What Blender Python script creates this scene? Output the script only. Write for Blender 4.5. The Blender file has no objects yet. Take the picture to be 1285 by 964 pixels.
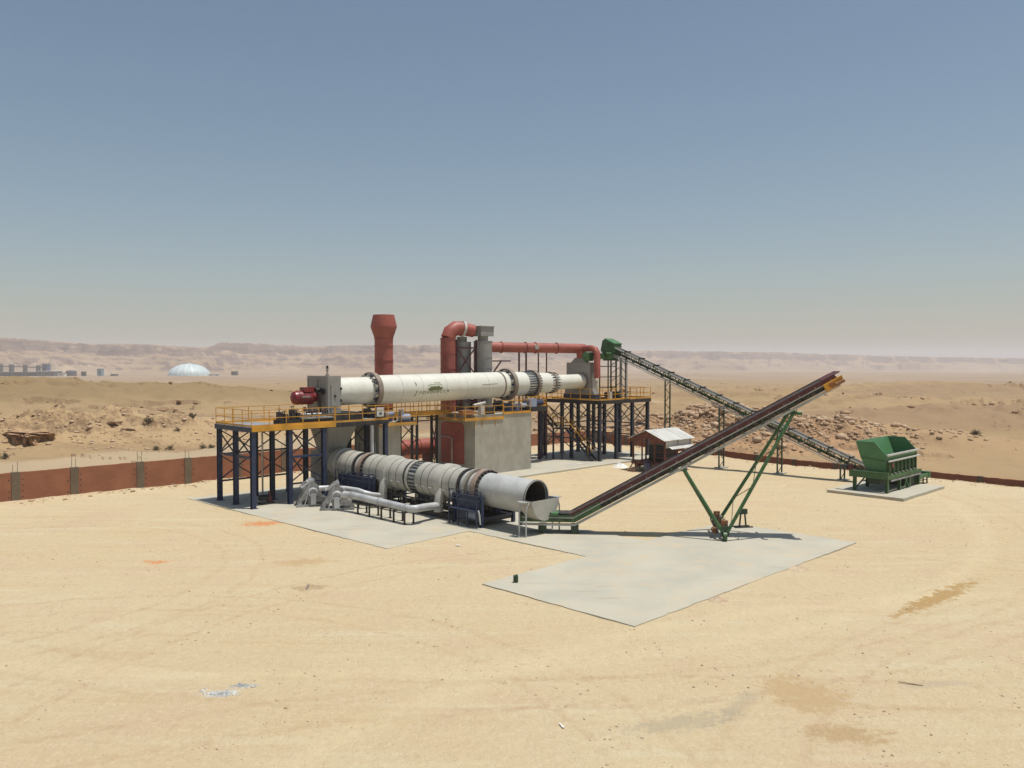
import bpy, math, random
import numpy as np
from mathutils import Vector, Matrix
random.seed(7)
R = math.radians
S2 = math.sqrt(2.0)
scene = bpy.context.scene
col = scene.collection

# ------------------------------------------------------------------ camera
cam_d = bpy.data.cameras.new('camera')
cam_d.sensor_width = 36.0
cam_d.lens = 1030.0 / 1285.0 * 36.0
cam_d.clip_start = 0.1
cam_d.clip_end = 40000
cam = bpy.data.objects.new('camera', cam_d)
cam.location = (0, 0, 10)
cam.rotation_euler = (R(90 - 1.5), 0, 0)
col.objects.link(cam)
scene.camera = cam

# ------------------------------------------------------------------ sky and sun
SUN_EL, SUN_AZ = 76.0, 98.0          # azimuth clockwise from +Y
w = bpy.data.worlds.new('World')
scene.world = w
w.use_nodes = True
nt = w.node_tree
for n in list(nt.nodes):
    nt.nodes.remove(n)
sky = nt.nodes.new('ShaderNodeTexSky')
sky.sky_type = 'NISHITA'
sky.sun_disc = False
sky.sun_elevation = R(SUN_EL)
sky.sun_rotation = R(SUN_AZ)
sky.altitude = 300
sky.air_density = 1.15
sky.dust_density = 1.6
sky.ozone_density = 1.0
hs = nt.nodes.new('ShaderNodeHueSaturation')
hs.inputs['Saturation'].default_value = 0.95
hs.inputs['Hue'].default_value = 0.491
bg = nt.nodes.new('ShaderNodeBackground')
bg.inputs['Strength'].default_value = 0.073
wo = nt.nodes.new('ShaderNodeOutputWorld')
nt.links.new(sky.outputs[0], hs.inputs['Color'])
nt.links.new(hs.outputs[0], bg.inputs['Color'])
nt.links.new(bg.outputs[0], wo.inputs['Surface'])

sd = bpy.data.lights.new('sun', 'SUN')
sd.energy = 3.85
sd.angle = R(0.53)
sd.color = (1.0, 0.955, 0.88)
so = bpy.data.objects.new('sun', sd)
sv = Vector((math.cos(R(SUN_EL)) * math.sin(R(SUN_AZ)), math.cos(R(SUN_EL)) * math.cos(R(SUN_AZ)), math.sin(R(SUN_EL))))
so.rotation_euler = sv.to_track_quat('Z', 'Y').to_euler()
so.location = (60, -20, 120)
col.objects.link(so)

scene.view_settings.view_transform = 'Standard'
scene.view_settings.look = 'None'
scene.view_settings.exposure = 0.22
scene.view_settings.gamma = 1.0
scene.view_settings.use_curve_mapping = False
scene.render.engine = 'CYCLES'
scene.cycles.use_denoising = True
scene.cycles.volume_bounces = 2
scene.cycles.max_bounces = 6

# ------------------------------------------------------------------ materials
def node_mat(name):
    m = bpy.data.materials.new(name)
    m.use_nodes = True
    t = m.node_tree
    for n in list(t.nodes):
        t.nodes.remove(n)
    out = t.nodes.new('ShaderNodeOutputMaterial')
    b = t.nodes.new('ShaderNodeBsdfPrincipled')
    t.links.new(b.outputs[0], out.inputs['Surface'])
    return m, t, b

def N(t, kind, **kw):
    n = t.nodes.new(kind)
    for k, v in kw.items():
        if k in n.inputs:
            n.inputs[k].default_value = v
        else:
            setattr(n, k, v)
    return n

def mixc(t, fac, a, b, mode='MIX'):
    m = t.nodes.new('ShaderNodeMix')
    m.data_type = 'RGBA'
    m.blend_type = mode
    m.clamp_factor = True
    for sock, v in ((m.inputs[0], fac), (m.inputs[6], a), (m.inputs[7], b)):
        if hasattr(v, 'is_output') or isinstance(v, bpy.types.NodeSocket):
            t.links.new(v, sock)
        elif isinstance(v, (int, float)):
            sock.default_value = v
        else:
            sock.default_value = (v[0], v[1], v[2], 1)
    return m.outputs[2]

def ramp(t, src, lo, hi):
    n = t.nodes.new('ShaderNodeMapRange')
    n.interpolation_type = 'SMOOTHSTEP'
    n.inputs['From Min'].default_value = lo
    n.inputs['From Max'].default_value = hi
    t.links.new(src, n.inputs['Value'])
    return n.outputs[0]

def mth(t, op, a, b=None):
    n = t.nodes.new('ShaderNodeMath')
    n.operation = op
    for i, v in enumerate((a, b)):
        if v is None:
            continue
        if isinstance(v, bpy.types.NodeSocket):
            t.links.new(v, n.inputs[i])
        else:
            n.inputs[i].default_value = v
    return n.outputs[0]

def geo_pos(t):
    return t.nodes.new('ShaderNodeNewGeometry').outputs['Position']

def noise(t, vec, scale, detail=4.0, rough=0.55, sx=None):
    if sx is not None:
        mp = t.nodes.new('ShaderNodeMapping')
        mp.inputs['Scale'].default_value = sx
        t.links.new(vec, mp.inputs['Vector'])
        vec = mp.outputs[0]
    n = t.nodes.new('ShaderNodeTexNoise')
    n.inputs['Scale'].default_value = scale
    n.inputs['Detail'].default_value = detail
    n.inputs['Roughness'].default_value = rough
    t.links.new(vec, n.inputs['Vector'])
    return n.outputs['Fac']

DUST = (0.42, 0.31, 0.19)
def paint(name, c, rough=0.5, metal=0.0, dust=0.25, var=0.25, streak=0.0, bump=0.0, wear=0.28):
    """painted or bare metal: patchy tone, dust film, fine vertical streaks"""
    m, t, b = node_mat(name)
    pos = geo_pos(t)
    n1 = noise(t, pos, 0.9, 5)
    n2 = noise(t, pos, 6.0, 4)
    dark = tuple(v * (1 - var) for v in c)
    light = tuple(min(1, v * (1 + var * 0.5)) for v in c)
    c1 = mixc(t, ramp(t, n1, 0.3, 0.7), dark, light)
    if streak:
        n3 = noise(t, pos, 3.0, 3, sx=(2.5, 2.5, 0.18))
        c1 = mixc(t, mth(t, 'MULTIPLY', ramp(t, n3, 0.5, 0.75), streak), c1, tuple(v * 0.45 for v in c))
    n6 = noise(t, pos, 1.7, 8, 0.72)
    c1 = mixc(t, mth(t, 'MULTIPLY', ramp(t, n6, 0.60, 0.72), wear), c1, (0.16, 0.085, 0.045))
    c2 = mixc(t, mth(t, 'MULTIPLY', ramp(t, n2, 0.42, 0.78), dust), c1, DUST)
    t.links.new(c2, b.inputs['Base Color'])
    t.links.new(mth(t, 'ADD', mth(t, 'MULTIPLY', n2, 0.25), rough - 0.1), b.inputs['Roughness'])
    b.inputs['Metallic'].default_value = metal
    if bump:
        bp = t.nodes.new('ShaderNodeBump')
        bp.inputs['Strength'].default_value = bump
        bp.inputs['Distance'].default_value = 0.05
        t.links.new(n1, bp.inputs['Height'])
        t.links.new(bp.outputs[0], b.inputs['Normal'])
    return m

M = {}
M['navy'] = paint('navy_paint', (0.019, 0.032, 0.078), 0.5, dust=0.10)
M['steel_dark'] = paint('dark_steel_paint', (0.020, 0.027, 0.048), 0.5, dust=0.10)
M['black'] = paint('black_paint', (0.012, 0.012, 0.014), 0.5, dust=0.12)
M['yellow'] = paint('yellow_paint', (0.60, 0.29, 0.022), 0.5, dust=0.15)
M['kiln'] = paint('cream_kiln_paint', (0.64, 0.64, 0.565), 0.40, dust=0.12, var=0.07, streak=0.12, wear=0.2)
M['tyre'] = paint('dusty_tyre_steel', (0.24, 0.20, 0.165), 0.55, 0.3, dust=0.35)
M['pinktyre'] = paint('rusty_primer_steel', (0.31, 0.235, 0.185), 0.6, 0.1, dust=0.3)
M['drum'] = paint('grey_cream_shell', (0.43, 0.425, 0.375), 0.45, dust=0.28, var=0.16, streak=0.2, bump=0.15)
M['drum2'] = paint('grey_shell_plain', (0.45, 0.465, 0.455), 0.4, dust=0.2, var=0.14, streak=0.2)
M['galv'] = paint('galvanised_sheet', (0.50, 0.51, 0.52), 0.5, 0.35, dust=0.2, var=0.25, bump=0.15)
M['galv_dull'] = paint('dull_galvanised', (0.33, 0.33, 0.325), 0.55, 0.35, dust=0.2, var=0.35, bump=0.3)
M['greybox'] = paint('grey_box_paint', (0.265, 0.262, 0.245), 0.5, dust=0.18, var=0.12, streak=0.25)
M['chan'] = paint('pale_channel', (0.40, 0.405, 0.37), 0.5, dust=0.25)
M['red'] = paint('oxide_red_paint', (0.315, 0.074, 0.053), 0.5, dust=0.16, var=0.2, streak=0.25)
M['crimson'] = paint('crimson_paint', (0.22, 0.016, 0.022), 0.35, dust=0.08)
M['maroon'] = paint('maroon_paint', (0.085, 0.016, 0.018), 0.55, dust=0.12)
M['shedred'] = paint('shed_red_oxide', (0.13, 0.032, 0.022), 0.6, dust=0.2)
M['green'] = paint('machine_green', (0.030, 0.105, 0.030), 0.45, dust=0.16, var=0.2)
M['green_lt'] = paint('hopper_green', (0.053, 0.175, 0.066), 0.45, dust=0.12, var=0.12, streak=0.15)
M['green_dk'] = paint('dark_green', (0.018, 0.048, 0.020), 0.5, dust=0.15)
M['concrete_pier'] = paint('pier_concrete', (0.37, 0.352, 0.295), 0.85, dust=0.15, var=0.14, streak=0.3, bump=0.15, wear=0.0)
M['white'] = paint('white_sheet', (0.52, 0.52, 0.49), 0.45, dust=0.15, var=0.12)
M['rubber'] = paint('rubber_belt', (0.020, 0.019, 0.018), 0.7, dust=0.3)
M['rust'] = paint('rusty_orange', (0.26, 0.105, 0.04), 0.7, dust=0.2)
M['steel'] = paint('bare_steel', (0.42, 0.40, 0.36), 0.45, 0.6, dust=0.25)
M['deck'] = paint('deck_plate', (0.36, 0.37, 0.37), 0.4, 0.4, dust=0.25)
M['amber'] = paint('amber_grating', (0.42, 0.25, 0.07), 0.6, dust=0.2)
M['blueplastic'] = paint('blue_barrel', (0.02, 0.045, 0.12), 0.4, dust=0.2)
M['bluegrey'] = paint('motor_blue_grey', (0.24, 0.29, 0.38), 0.45, dust=0.15)
M['dark_in'] = paint('dark_lining', (0.05, 0.042, 0.035), 0.9, dust=0.15)
M['logo'] = paint('faded_green_print', (0.13, 0.15, 0.055), 0.6, dust=0.05)
M['logo2'] = paint('faded_pale_print', (0.33, 0.36, 0.26), 0.6, dust=0.05)

def brick_mat():
    m, t, b = node_mat('red_brick')
    tc = t.nodes.new('ShaderNodeTexCoord')
    mp = t.nodes.new('ShaderNodeMapping')
    mp.inputs['Rotation'].default_value = (R(90), 0, 0)
    t.links.new(tc.outputs['Object'], mp.inputs['Vector'])
    br = t.nodes.new('ShaderNodeTexBrick')
    br.inputs['Color1'].default_value = (0.245, 0.090, 0.046, 1)
    br.inputs['Color2'].default_value = (0.29, 0.108, 0.055, 1)
    br.inputs['Mortar'].default_value = (0.26, 0.125, 0.075, 1)
    br.inputs['Scale'].default_value = 1.0
    br.inputs['Mortar Size'].default_value = 0.012
    br.inputs['Brick Width'].default_value = 0.25
    br.inputs['Row Height'].default_value = 0.085
    t.links.new(mp.outputs[0], br.inputs['Vector'])
    pos = geo_pos(t)
    n = noise(t, pos, 0.7, 5)
    c = mixc(t, ramp(t, n, 0.35, 0.75), br.outputs['Color'], (0.33, 0.135, 0.072), 'MIX')
    n2 = noise(t, pos, 2.2, 5)
    c = mixc(t, mth(t, 'MULTIPLY', ramp(t, n2, 0.6, 0.8), 0.35), c, (0.16, 0.055, 0.035))
    t.links.new(c, b.inputs['Base Color'])
    b.inputs['Roughness'].default_value = 0.9
    return m
M['brick'] = brick_mat()

def concrete_slab_mat():
    m, t, b = node_mat('slab_concrete')
    pos = geo_pos(t)
    n1 = noise(t, pos, 0.35, 5)
    n2 = noise(t, pos, 1.6, 6, 0.65)
    n3 = noise(t, pos, 14.0, 4)
    c = mixc(t, ramp(t, n1, 0.3, 0.7), (0.38, 0.362, 0.295), (0.44, 0.418, 0.335))
    n4 = noise(t, pos, 0.5, 6, 0.75)
    c = mixc(t, mth(t, 'MULTIPLY', ramp(t, n4, 0.47, 0.66), 0.75), c, (0.475, 0.40, 0.285))
    c = mixc(t, mth(t, 'MULTIPLY', ramp(t, n2, 0.52, 0.72), 0.5), c, (0.47, 0.38, 0.255))
    n5 = noise(t, pos, 0.9, 4, 0.6, sx=(0.2, 1.4, 1))
    c = mixc(t, mth(t, 'MULTIPLY', ramp(t, n5, 0.60, 0.70), 0.35), c, (0.27, 0.255, 0.215))
    c = mixc(t, mth(t, 'MULTIPLY', ramp(t, n2, 0.40, 0.28), 0.25), c, (0.30, 0.29, 0.26))
    c = mixc(t, mth(t, 'MULTIPLY', ramp(t, n3, 0.6, 0.75), 0.2), c, (0.30, 0.27, 0.22))
    t.links.new(c, b.inputs['Base Color'])
    b.inputs['Roughness'].default_value = 0.85
    return m
M['slab'] = concrete_slab_mat()

def rock_mat(name, a, bcol, scale=0.6):
    m, t, b = node_mat(name)
    pos = geo_pos(t)
    n1 = noise(t, pos, scale, 6, 0.65)
    c = mixc(t, ramp(t, n1, 0.35, 0.65), a, bcol)
    t.links.new(c, b.inputs['Base Color'])
    b.inputs['Roughness'].default_value = 0.95
    bp = t.nodes.new('ShaderNodeBump')
    bp.inputs['Strength'].default_value = 0.5
    bp.inputs['Distance'].default_value = 0.15
    t.links.new(n1, bp.inputs['Height'])
    t.links.new(bp.outputs[0], b.inputs['Normal'])
    return m
M['rubble'] = rock_mat('rubble_rock', (0.36, 0.235, 0.14), (0.50, 0.37, 0.245), 0.9)
M['pebble'] = rock_mat('pebble_stone', (0.36, 0.26, 0.165), (0.52, 0.41, 0.285), 1.5)
M['outcrop'] = rock_mat('outcrop_rock', (0.25, 0.140, 0.075), (0.42, 0.275, 0.155), 1.3)
M['pillar'] = paint('weathered_pillar', (0.155, 0.118, 0.08), 0.9, dust=0.15, var=0.2)
M['seam'] = paint('seam_shadow_steel', (0.15, 0.145, 0.125), 0.6, dust=0.2)
M['shrub'] = rock_mat('dry_shrub', (0.075, 0.06, 0.035), (0.15, 0.12, 0.07), 3.0)
M['debris'] = rock_mat('ash_debris', (0.28, 0.29, 0.29), (0.66, 0.66, 0.64), 2.0)
M['farbuild'] = paint('far_grey_cladding', (0.14, 0.14, 0.14), 0.7, dust=0.2)
M['fardark'] = paint('far_dark_cladding', (0.06, 0.06, 0.065), 0.7, dust=0.2)
M['farblue'] = paint('far_blue_cladding', (0.10, 0.14, 0.24), 0.7, dust=0.1)
M['farteal'] = paint('far_teal_cladding', (0.22, 0.33, 0.40), 0.7, dust=0.1)
M['dome'] = paint('dome_sheet', (0.50, 0.60, 0.62), 0.5, dust=0.12)
M['domerib'] = paint('dome_rib', (0.72, 0.76, 0.76), 0.5, dust=0.12)
M['farwhite'] = paint('far_white', (0.75, 0.74, 0.70), 0.7, dust=0.1)

# ------------------------------------------------------------------ mesh builder
class MB:
    def __init__(s):
        s.v = []; s.f = []
    def add(s, vs, fs):
        o = len(s.v)
        s.v.extend([tuple(p) for p in vs])
        s.f.extend([tuple(i + o for i in f) for f in fs])
        return s
    def box(s, x0, x1, y0, y1, z0, z1):
        return s.add([(x0, y0, z0), (x1, y0, z0), (x1, y1, z0), (x0, y1, z0), (x0, y0, z1), (x1, y0, z1), (x1, y1, z1), (x0, y1, z1)],
                     [(0, 3, 2, 1), (4, 5, 6, 7), (0, 1, 5, 4), (1, 2, 6, 5), (2, 3, 7, 6), (3, 0, 4, 7)])
    def bar(s, a, b, wd, ht=None, up=(0, 0, 1)):
        ht = wd if ht is None else ht
        a = Vector(a); b = Vector(b); d = (b - a).normalized()
        u = Vector(up)
        if abs(d.dot(u)) > 0.98:
            u = Vector((1, 0, 0))
        x = d.cross(u).normalized() * (wd / 2); y = x.cross(d).normalized() * (ht / 2)
        vs = [a - x - y, a + x - y, a + x + y, a - x + y, b - x - y, b + x - y, b + x + y, b - x + y]
        return s.add(vs, [(0, 3, 2, 1), (4, 5, 6, 7), (0, 1, 5, 4), (1, 2, 6, 5), (2, 3, 7, 6), (3, 0, 4, 7)])
    def hcol(s, x, y, z0, z1, wd):
        h = wd / 2; tk = wd * 0.14
        s.box(x - h, x + h, y - h, y - h + tk, z0, z1)
        s.box(x - h, x + h, y + h - tk, y + h, z0, z1)
        s.box(x - tk / 2, x + tk / 2, y - h + tk, y + h - tk, z0, z1)
        return s
    def tube(s, a, b, r, n=12, r2=None, caps=True):
        a = Vector(a); b = Vector(b); L = (b - a).length
        r2 = r if r2 is None else r2
        pr = [(0, r), (L, r2)]
        if caps:
            pr = [(0, 0)] + pr + [(L, 0)]
        return s.lathe(a, b - a, pr, n)
    def lathe(s, o, d, prof, n=32, closed=False):
        o = Vector(o); d = Vector(d).normalized()
        u = Vector((0, 0, 1)) if abs(d.z) < 0.95 else Vector((1, 0, 0))
        x = d.cross(u).normalized(); y = x.cross(d).normalized()
        base = len(s.v); rings = []
        for (t, r) in prof:
            if r <= 1e-6:
                s.v.append(tuple(o + d * t)); rings.append([len(s.v) - 1] * n)
            else:
                idx = []
                for k in range(n):
                    an = 2 * math.pi * k / n
                    s.v.append(tuple(o + d * t + x * (r * math.cos(an)) + y * (r * math.sin(an)))); idx.append(len(s.v) - 1)
                rings.append(idx)
        pairs = list(zip(rings[:-1], rings[1:]))
        if closed:
            pairs.append((rings[-1], rings[0]))
        for A, B in pairs:
            for k in range(n):
                k2 = (k + 1) % n
                f = [A[k], A[k2], B[k2], B[k]]
                g = []
                for i in f:
                    if i not in g:
                        g.append(i)
                if len(g) >= 3:
                    s.f.append(tuple(g))
        return s
    def sweep(s, pts, r, n=12):
        """round pipe along a polyline, mitred"""
        P = [Vector(p) for p in pts]
        x = None; rings = []
        for i, p in enumerate(P):
            if i == 0: d = (P[1] - P[0]).normalized(); k = 1
            elif i == len(P) - 1: d = (P[-1] - P[-2]).normalized(); k = 1
            else:
                d0 = (P[i] - P[i - 1]).normalized(); d1 = (P[i + 1] - P[i]).normalized()
                d = (d0 + d1).normalized()
            if x is None:
                u = Vector((0, 0, 1)) if abs(d.z) < 0.9 else Vector((0.3, 1, 0))
                x = d.cross(u).normalized()
            else:
                x = (x - d * x.dot(d)).normalized()
            y = x.cross(d).normalized()
            idx = []
            for j in range(n):
                an = 2 * math.pi * j / n
                s.v.append(tuple(p + x * r * math.cos(an) + y * r * math.sin(an))); idx.append(len(s.v) - 1)
            rings.append(idx)
        for A, B in zip(rings[:-1], rings[1:]):
            for j in range(n):
                s.f.append((A[j], A[(j + 1) % n], B[(j + 1) % n], B[j]))
        s.f.append(tuple(reversed(rings[0]))); s.f.append(tuple(rings[-1]))
        return s
    def ribbon(s, path, y0, y1, n0, n1):
        """rectangular section swept along a path in the x-z plane, mitred"""
        P = [Vector((a, b)) for a, b in path]; rings = []
        for i, p in enumerate(P):
            if i == 0: d = (P[1] - P[0]).normalized(); k = 1
            elif i == len(P) - 1: d = (P[-1] - P[-2]).normalized(); k = 1
            else:
                d0 = (P[i] - P[i - 1]).normalized(); d1 = (P[i + 1] - P[i]).normalized()
                d = (d0 + d1).normalized(); k = 1 / max(0.3, d.dot(d0))
            nn = Vector((-d.y, d.x)) * k
            idx = []
            for (yy, m_) in ((y0, n0), (y1, n0), (y1, n1), (y0, n1)):
                q = p + nn * m_
                s.v.append((q.x, yy, q.y)); idx.append(len(s.v) - 1)
            rings.append(idx)
        for A, B in zip(rings[:-1], rings[1:]):
            for j in range(4):
                s.f.append((A[j], B[j], B[(j + 1) % 4], A[(j + 1) % 4]))
        s.f.append(tuple(rings[0])); s.f.append(tuple(reversed(rings[-1])))
        return s
    def prism(s, poly, axis, a0, a1):
        """extrude a 2-D outline: axis 'x' outline is (y,z); 'y' (x,z); 'z' (x,y)"""
        def pt(c, a):
            if axis == 'x': return (a, c[0], c[1])
            if axis == 'y': return (c[0], a, c[1])
            return (c[0], c[1], a)
        n = len(poly)
        vs = [pt(c, a0) for c in poly] + [pt(c, a1) for c in poly]
        fs = [tuple(range(n)), tuple(range(2 * n - 1, n - 1, -1))]
        fs += [(i, i + n, (i + 1) % n + n, (i + 1) % n) for i in range(n)]
        return s.add(vs, fs)
    def build(s, name, mat, parent=None, smooth=True, kind=None):
        me = bpy.data.meshes.new(name)
        o0 = ORG.get(parent.name, (0, 0, 0)) if parent else (0, 0, 0)
        me.from_pydata([(a - o0[0], b - o0[1], c - o0[2]) for a, b, c in s.v], [], s.f)
        import bmesh
        bm = bmesh.new(); bm.from_mesh(me)
        bmesh.ops.recalc_face_normals(bm, faces=bm.faces)
        bm.to_mesh(me); bm.free()
        if smooth:
            me.polygons.foreach_set('use_smooth', [True] * len(me.polygons))
            me.set_sharp_from_angle(angle=R(32))
        me.materials.append(M[mat] if isinstance(mat, str) else mat)
        ob = bpy.data.objects.new(name, me)
        col.objects.link(ob)
        if parent:
            ob.parent = parent
            ORG[ob.name] = o0
        if kind:
            ob['kind'] = kind
        return ob

ORG = {}
def tag(o, label, cat, group=None):
    o['label'] = label; o['category'] = cat
    if group: o['group'] = group
    return o
def W(p, q, z=0.0):
    """plant axes (p away-right, q away-left) to world"""
    return ((p - q) / S2, (p + q) / S2, z)
def thing(name, label, cat, pq, z=0.0, group=None):
    """a thing whose parts are written in plant coordinates"""
    o = bpy.data.objects.new(name, None); col.objects.link(o)
    o.empty_display_size = 0.3
    o.location = W(pq[0], pq[1], z); o.rotation_euler = (0, 0, R(45))
    ORG[o.name] = (pq[0], pq[1], z)
    return tag(o, label, cat, group)
def wthing(name, label, cat, loc, rz=0.0, group=None):
    """a thing whose parts are written in its own local coordinates"""
    o = bpy.data.objects.new(name, None); col.objects.link(o)
    o.empty_display_size = 0.3
    o.location = loc; o.rotation_euler = (0, 0, rz)
    ORG[o.name] = (0, 0, 0)
    return tag(o, label, cat, group)
def box(name, mat, par, *a):
    return MB().box(*a).build(name, mat, par, smooth=False)
def bar(name, mat, par, a, b, wd, ht=None):
    return MB().bar(a, b, wd, ht).build(name, mat, par, smooth=False)
def tube(name, mat, par, a, b, r, n=12):
    return MB().tube(a, b, r, n).build(name, mat, par)

def railing(par, pts, z, h=1.15, step=1.25, mat='yellow', th=0.045, toe=True):
    P = [Vector((a, b, z)) for a, b in pts]
    up = Vector((0, 0, 1))
    done = set()
    for A, B in zip(P[:-1], P[1:]):
        L = (B - A).length; n = max(1, round(L / step))
        for i in range(n + 1):
            c = A.lerp(B, i / n); key = (round(c.x, 2), round(c.y, 2))
            if key in done: continue
            done.add(key)
            bar('railing_post', mat, par, c, c + up * h, th)
        for hh, nm in ((h, 'handrail'), (h * 0.52, 'mid_rail')):
            bar(nm, mat, par, A + up * hh, B + up * hh, th, th)
        if toe:
            bar('toe_board', mat, par, A + up * 0.09, B + up * 0.09, 0.012, 0.13)

def zbrace(par, a, b, mat, th=0.07):
    return bar('brace', mat, par, a, b, th, th)

# ------------------------------------------------------------------ terrain
def _hash(ix, iy, seed):
    h = (ix.astype(np.int64) * 374761393 + iy.astype(np.int64) * 668265263 + seed * 974711) & 0xFFFFFFFF
    h = ((h ^ (h >> 13)) * 1274126177) & 0xFFFFFFFF
    return ((h ^ (h >> 16)) & 0xFFFF) / 65535.0
def pnoise(x, y, seed=0):
    ix = np.floor(x); iy = np.floor(y); fx = x - ix; fy = y - iy
    u = fx * fx * fx * (fx * (fx * 6 - 15) + 10); v = fy * fy * fy * (fy * (fy * 6 - 15) + 10)
    def g(a, b):
        an = _hash(a, b, seed) * 2 * np.pi
        return np.cos(an) * (x - a) + np.sin(an) * (y - b)
    n00 = g(ix, iy); n10 = g(ix + 1, iy); n01 = g(ix, iy + 1); n11 = g(ix + 1, iy + 1)
    return ((n00 * (1 - u) + n10 * u) * (1 - v) + (n01 * (1 - u) + n11 * u) * v) * 1.5
def fbm(x, y, octv=4, seed=0, gain=0.5):
    s = 0; a = 1.0
    for i in range(octv):
        s = s + a * pnoise(x, y, seed + i * 17)
        x = x * 2.03 + 5.2; y = y * 2.03 - 3.1; a *= gain
    return s
def sstep(x, a, b):
    t = np.clip((x - a) / (b - a), 0, 1)
    return t * t * (3 - 2 * t)

RIM = 79.0
CONES = [((px - 642.5) / 1030 * 1760, 1760, rad, 10 - (yt - 455) / 1030 * 1760 + 17) for px, rad, yt in ((10, 34, 446), (44, 34, 451.5), (66, 22, 445), (82, 44, 456), (112, 40, 455), (126, 28, 459), (-14, 40, 449))]
def wall2_top(q):
    return np.interp(q, [5, 19, 27, 40, 47, 62, 67], [-0.35, -0.30, -0.22, -0.22, 0.05, 0.95, 1.2])
def height(x, y):
    x = np.asarray(x, float); y = np.asarray(y, float)
    r = np.hypot(x, y); az = np.degrees(np.arctan2(x, y))
    p = (x + y) / S2; q = (y - x) / S2
    pad = (1 - sstep(p, RIM - 0.6, RIM + 2.2)) * (1 - sstep(q, 66.5, 68.0))
    padz = 0.035 * fbm(x / 7, y / 7, 3, 3) + 0.015 * fbm(x / 1.3, y / 1.3, 2, 9) - 0.02
    # sand banked up along the left wall and a low windrow on the rim
    padz = padz + 0.18 * np.exp(-((q - 66.3) / 0.9) ** 2) * (0.6 + 0.8 * fbm(p / 3, q * 0, 3, 31))
    padz = padz + 0.10 * np.exp(-((p - RIM) / 0.8) ** 2) * (0.3 + 1.2 * fbm(q / 2.3, q * 0, 3, 37))
    padz = padz + sstep(p, RIM - 6, RIM) * np.interp(q, [5, 18, 27, 41, 47, 62], [-0.75, -0.66, -0.55, -0.52, -0.25, 0.0])
    # open desert
    base = np.interp(r, [0, 100, 160, 300, 600, 1500, 2600, 4500, 9000], [0, 0, -0.6, -3.2, -8, -15.5, -20, -36, -60])
    rightm = sstep(p, RIM, RIM + 2.5)
    drop = 2.05 - wall2_top(q)
    base = base - rightm * drop * np.exp(-np.maximum(0, p - 82) / 60.0)
    near = 1 - sstep(r, 250, 700)
    out = base + (0.35 * fbm(x / 22, y / 22, 4, 41) + 0.12 * fbm(x / 4, y / 4, 4, 43)) * near
    mid = sstep(r, 110, 200) * (1 - sstep(r, 950, 1500))
    big = fbm(x / 120, y / 170, 4, 51)
    out = out + mid * big * np.interp(r, [100, 300, 1000], [0.7, 2.0, 3.4])
    # rocky ledges: level sets of a wandering field become small steps
    f = fbm(x / 95 + 3.3, y / 60, 7, 61, 0.58) * 1.0 + r / 75.0
    fr = f - np.floor(f)
    ledge = sstep(fr, 0.465, 0.487) - fr
    amp = np.interp(r, [90, 140, 300, 700, 1200], [0.15, 0.45, 0.7, 1.1, 0])
    out = out + ledge * amp * (0.5 + sstep(fbm(x / 60, y / 60, 3, 67), -0.25, 0.45))
    out = out + mid * 0.35 * fbm(x / 9, y / 9, 3, 69) * (1 - sstep(r, 300, 800))
    # spoil bank left of the wall, dune hill behind, berm on the right
    def mound(cx, cy, ang, la, lb, h, seed, rough=0.3):
        ca, sa = math.cos(R(ang)), math.sin(R(ang))
        a = ((x - cx) * ca + (y - cy) * sa) / la; b = (-(x - cx) * sa + (y - cy) * ca) / lb
        e = a * a + b * b
        m = np.exp(-e * (0.7 + 0.25 * np.minimum(e, 4)))
        return h * m * (1 + rough * fbm(x / 6, y / 6, 4, seed))
    out = out + mound(-60, 104, 25, 24, 8, 3.6, 71, 0.5)
    out = out + mound(-36, 108, 10, 14, 6, 1.3, 72, 0.5)
    out = out + mound(-140, 235, 8, 95, 32, 8.0, 73, 0.08)
    out = out + mound(-235, 215, -20, 60, 30, 5.0, 74, 0.06)
    out = out + mound(31, 112, -18, 15, 6.5, 4.3, 75, 0.5)
    out = out + mound(50, 112, -25, 20, 7, 2.6, 76, 0.2)
    out = out + mound(12, 122, -10, 14, 6, 1.5, 77, 0.3)
    out = out + mound(95, 150, -30, 40, 13, 3.2, 78, 0.25)
    out = out + mound(120, 195, -14, 80, 13, 3.4, 80, 0.25) + mound(60, 260, -6, 90, 16, 3.4, 82, 0.2)
    out = out + mound(150, 330, -10, 110, 22, 5.0, 79, 0.1)
    z = out * (1 - pad) + padz * pad
    # mesas on the horizon: talus, cliff band, plateau
    tab_az = [-60, -40, -32, -26.5, -20.4, -19.4, -14, -9, -4.6, 0, 6.5, 14.0, 19.4, 24, 31.5, 45, 60]
    tab_R = [2550, 2550, 2550, 2600, 2700, 2950, 3050, 3050, 3100, 3200, 3700, 4100, 4400, 4700, 5200, 6000, 6000]
    tab_y = [427, 427, 427.5, 433, 437, 431.5, 435, 432, 433, 435, 439.5, 441, 444, 447, 451, 453, 455]
    rc = np.interp(az, tab_az, tab_R)
    top = 10 + (455 - np.interp(az, tab_az, tab_y)) / 1030.0 * (rc / np.cos(np.radians(az)) * 0 + rc)
    s1 = fbm(x / 420, y / 420, 5, 81, 0.55)
    s2 = fbm(x / 90, y / 90, 4, 83, 0.55)
    rr = r + 210 * s1 + 26 * s2
    H = np.maximum(top + 2.5 * fbm(x / 300, y / 300, 4, 85) - base, 5)
    talus = sstep(rr, rc - 560, rc - 60) ** 1.4
    cliff = sstep(rr, rc - 60, rc + 22)
    foot = np.clip(fbm(x / 170, y / 170, 4, 87), 0, 1) * sstep(rr, rc - 620, rc - 350) * (1 - sstep(rr, rc - 150, rc))
    hill = base + H * (0.56 * talus + 0.44 * cliff) + 20 * foot
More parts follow.
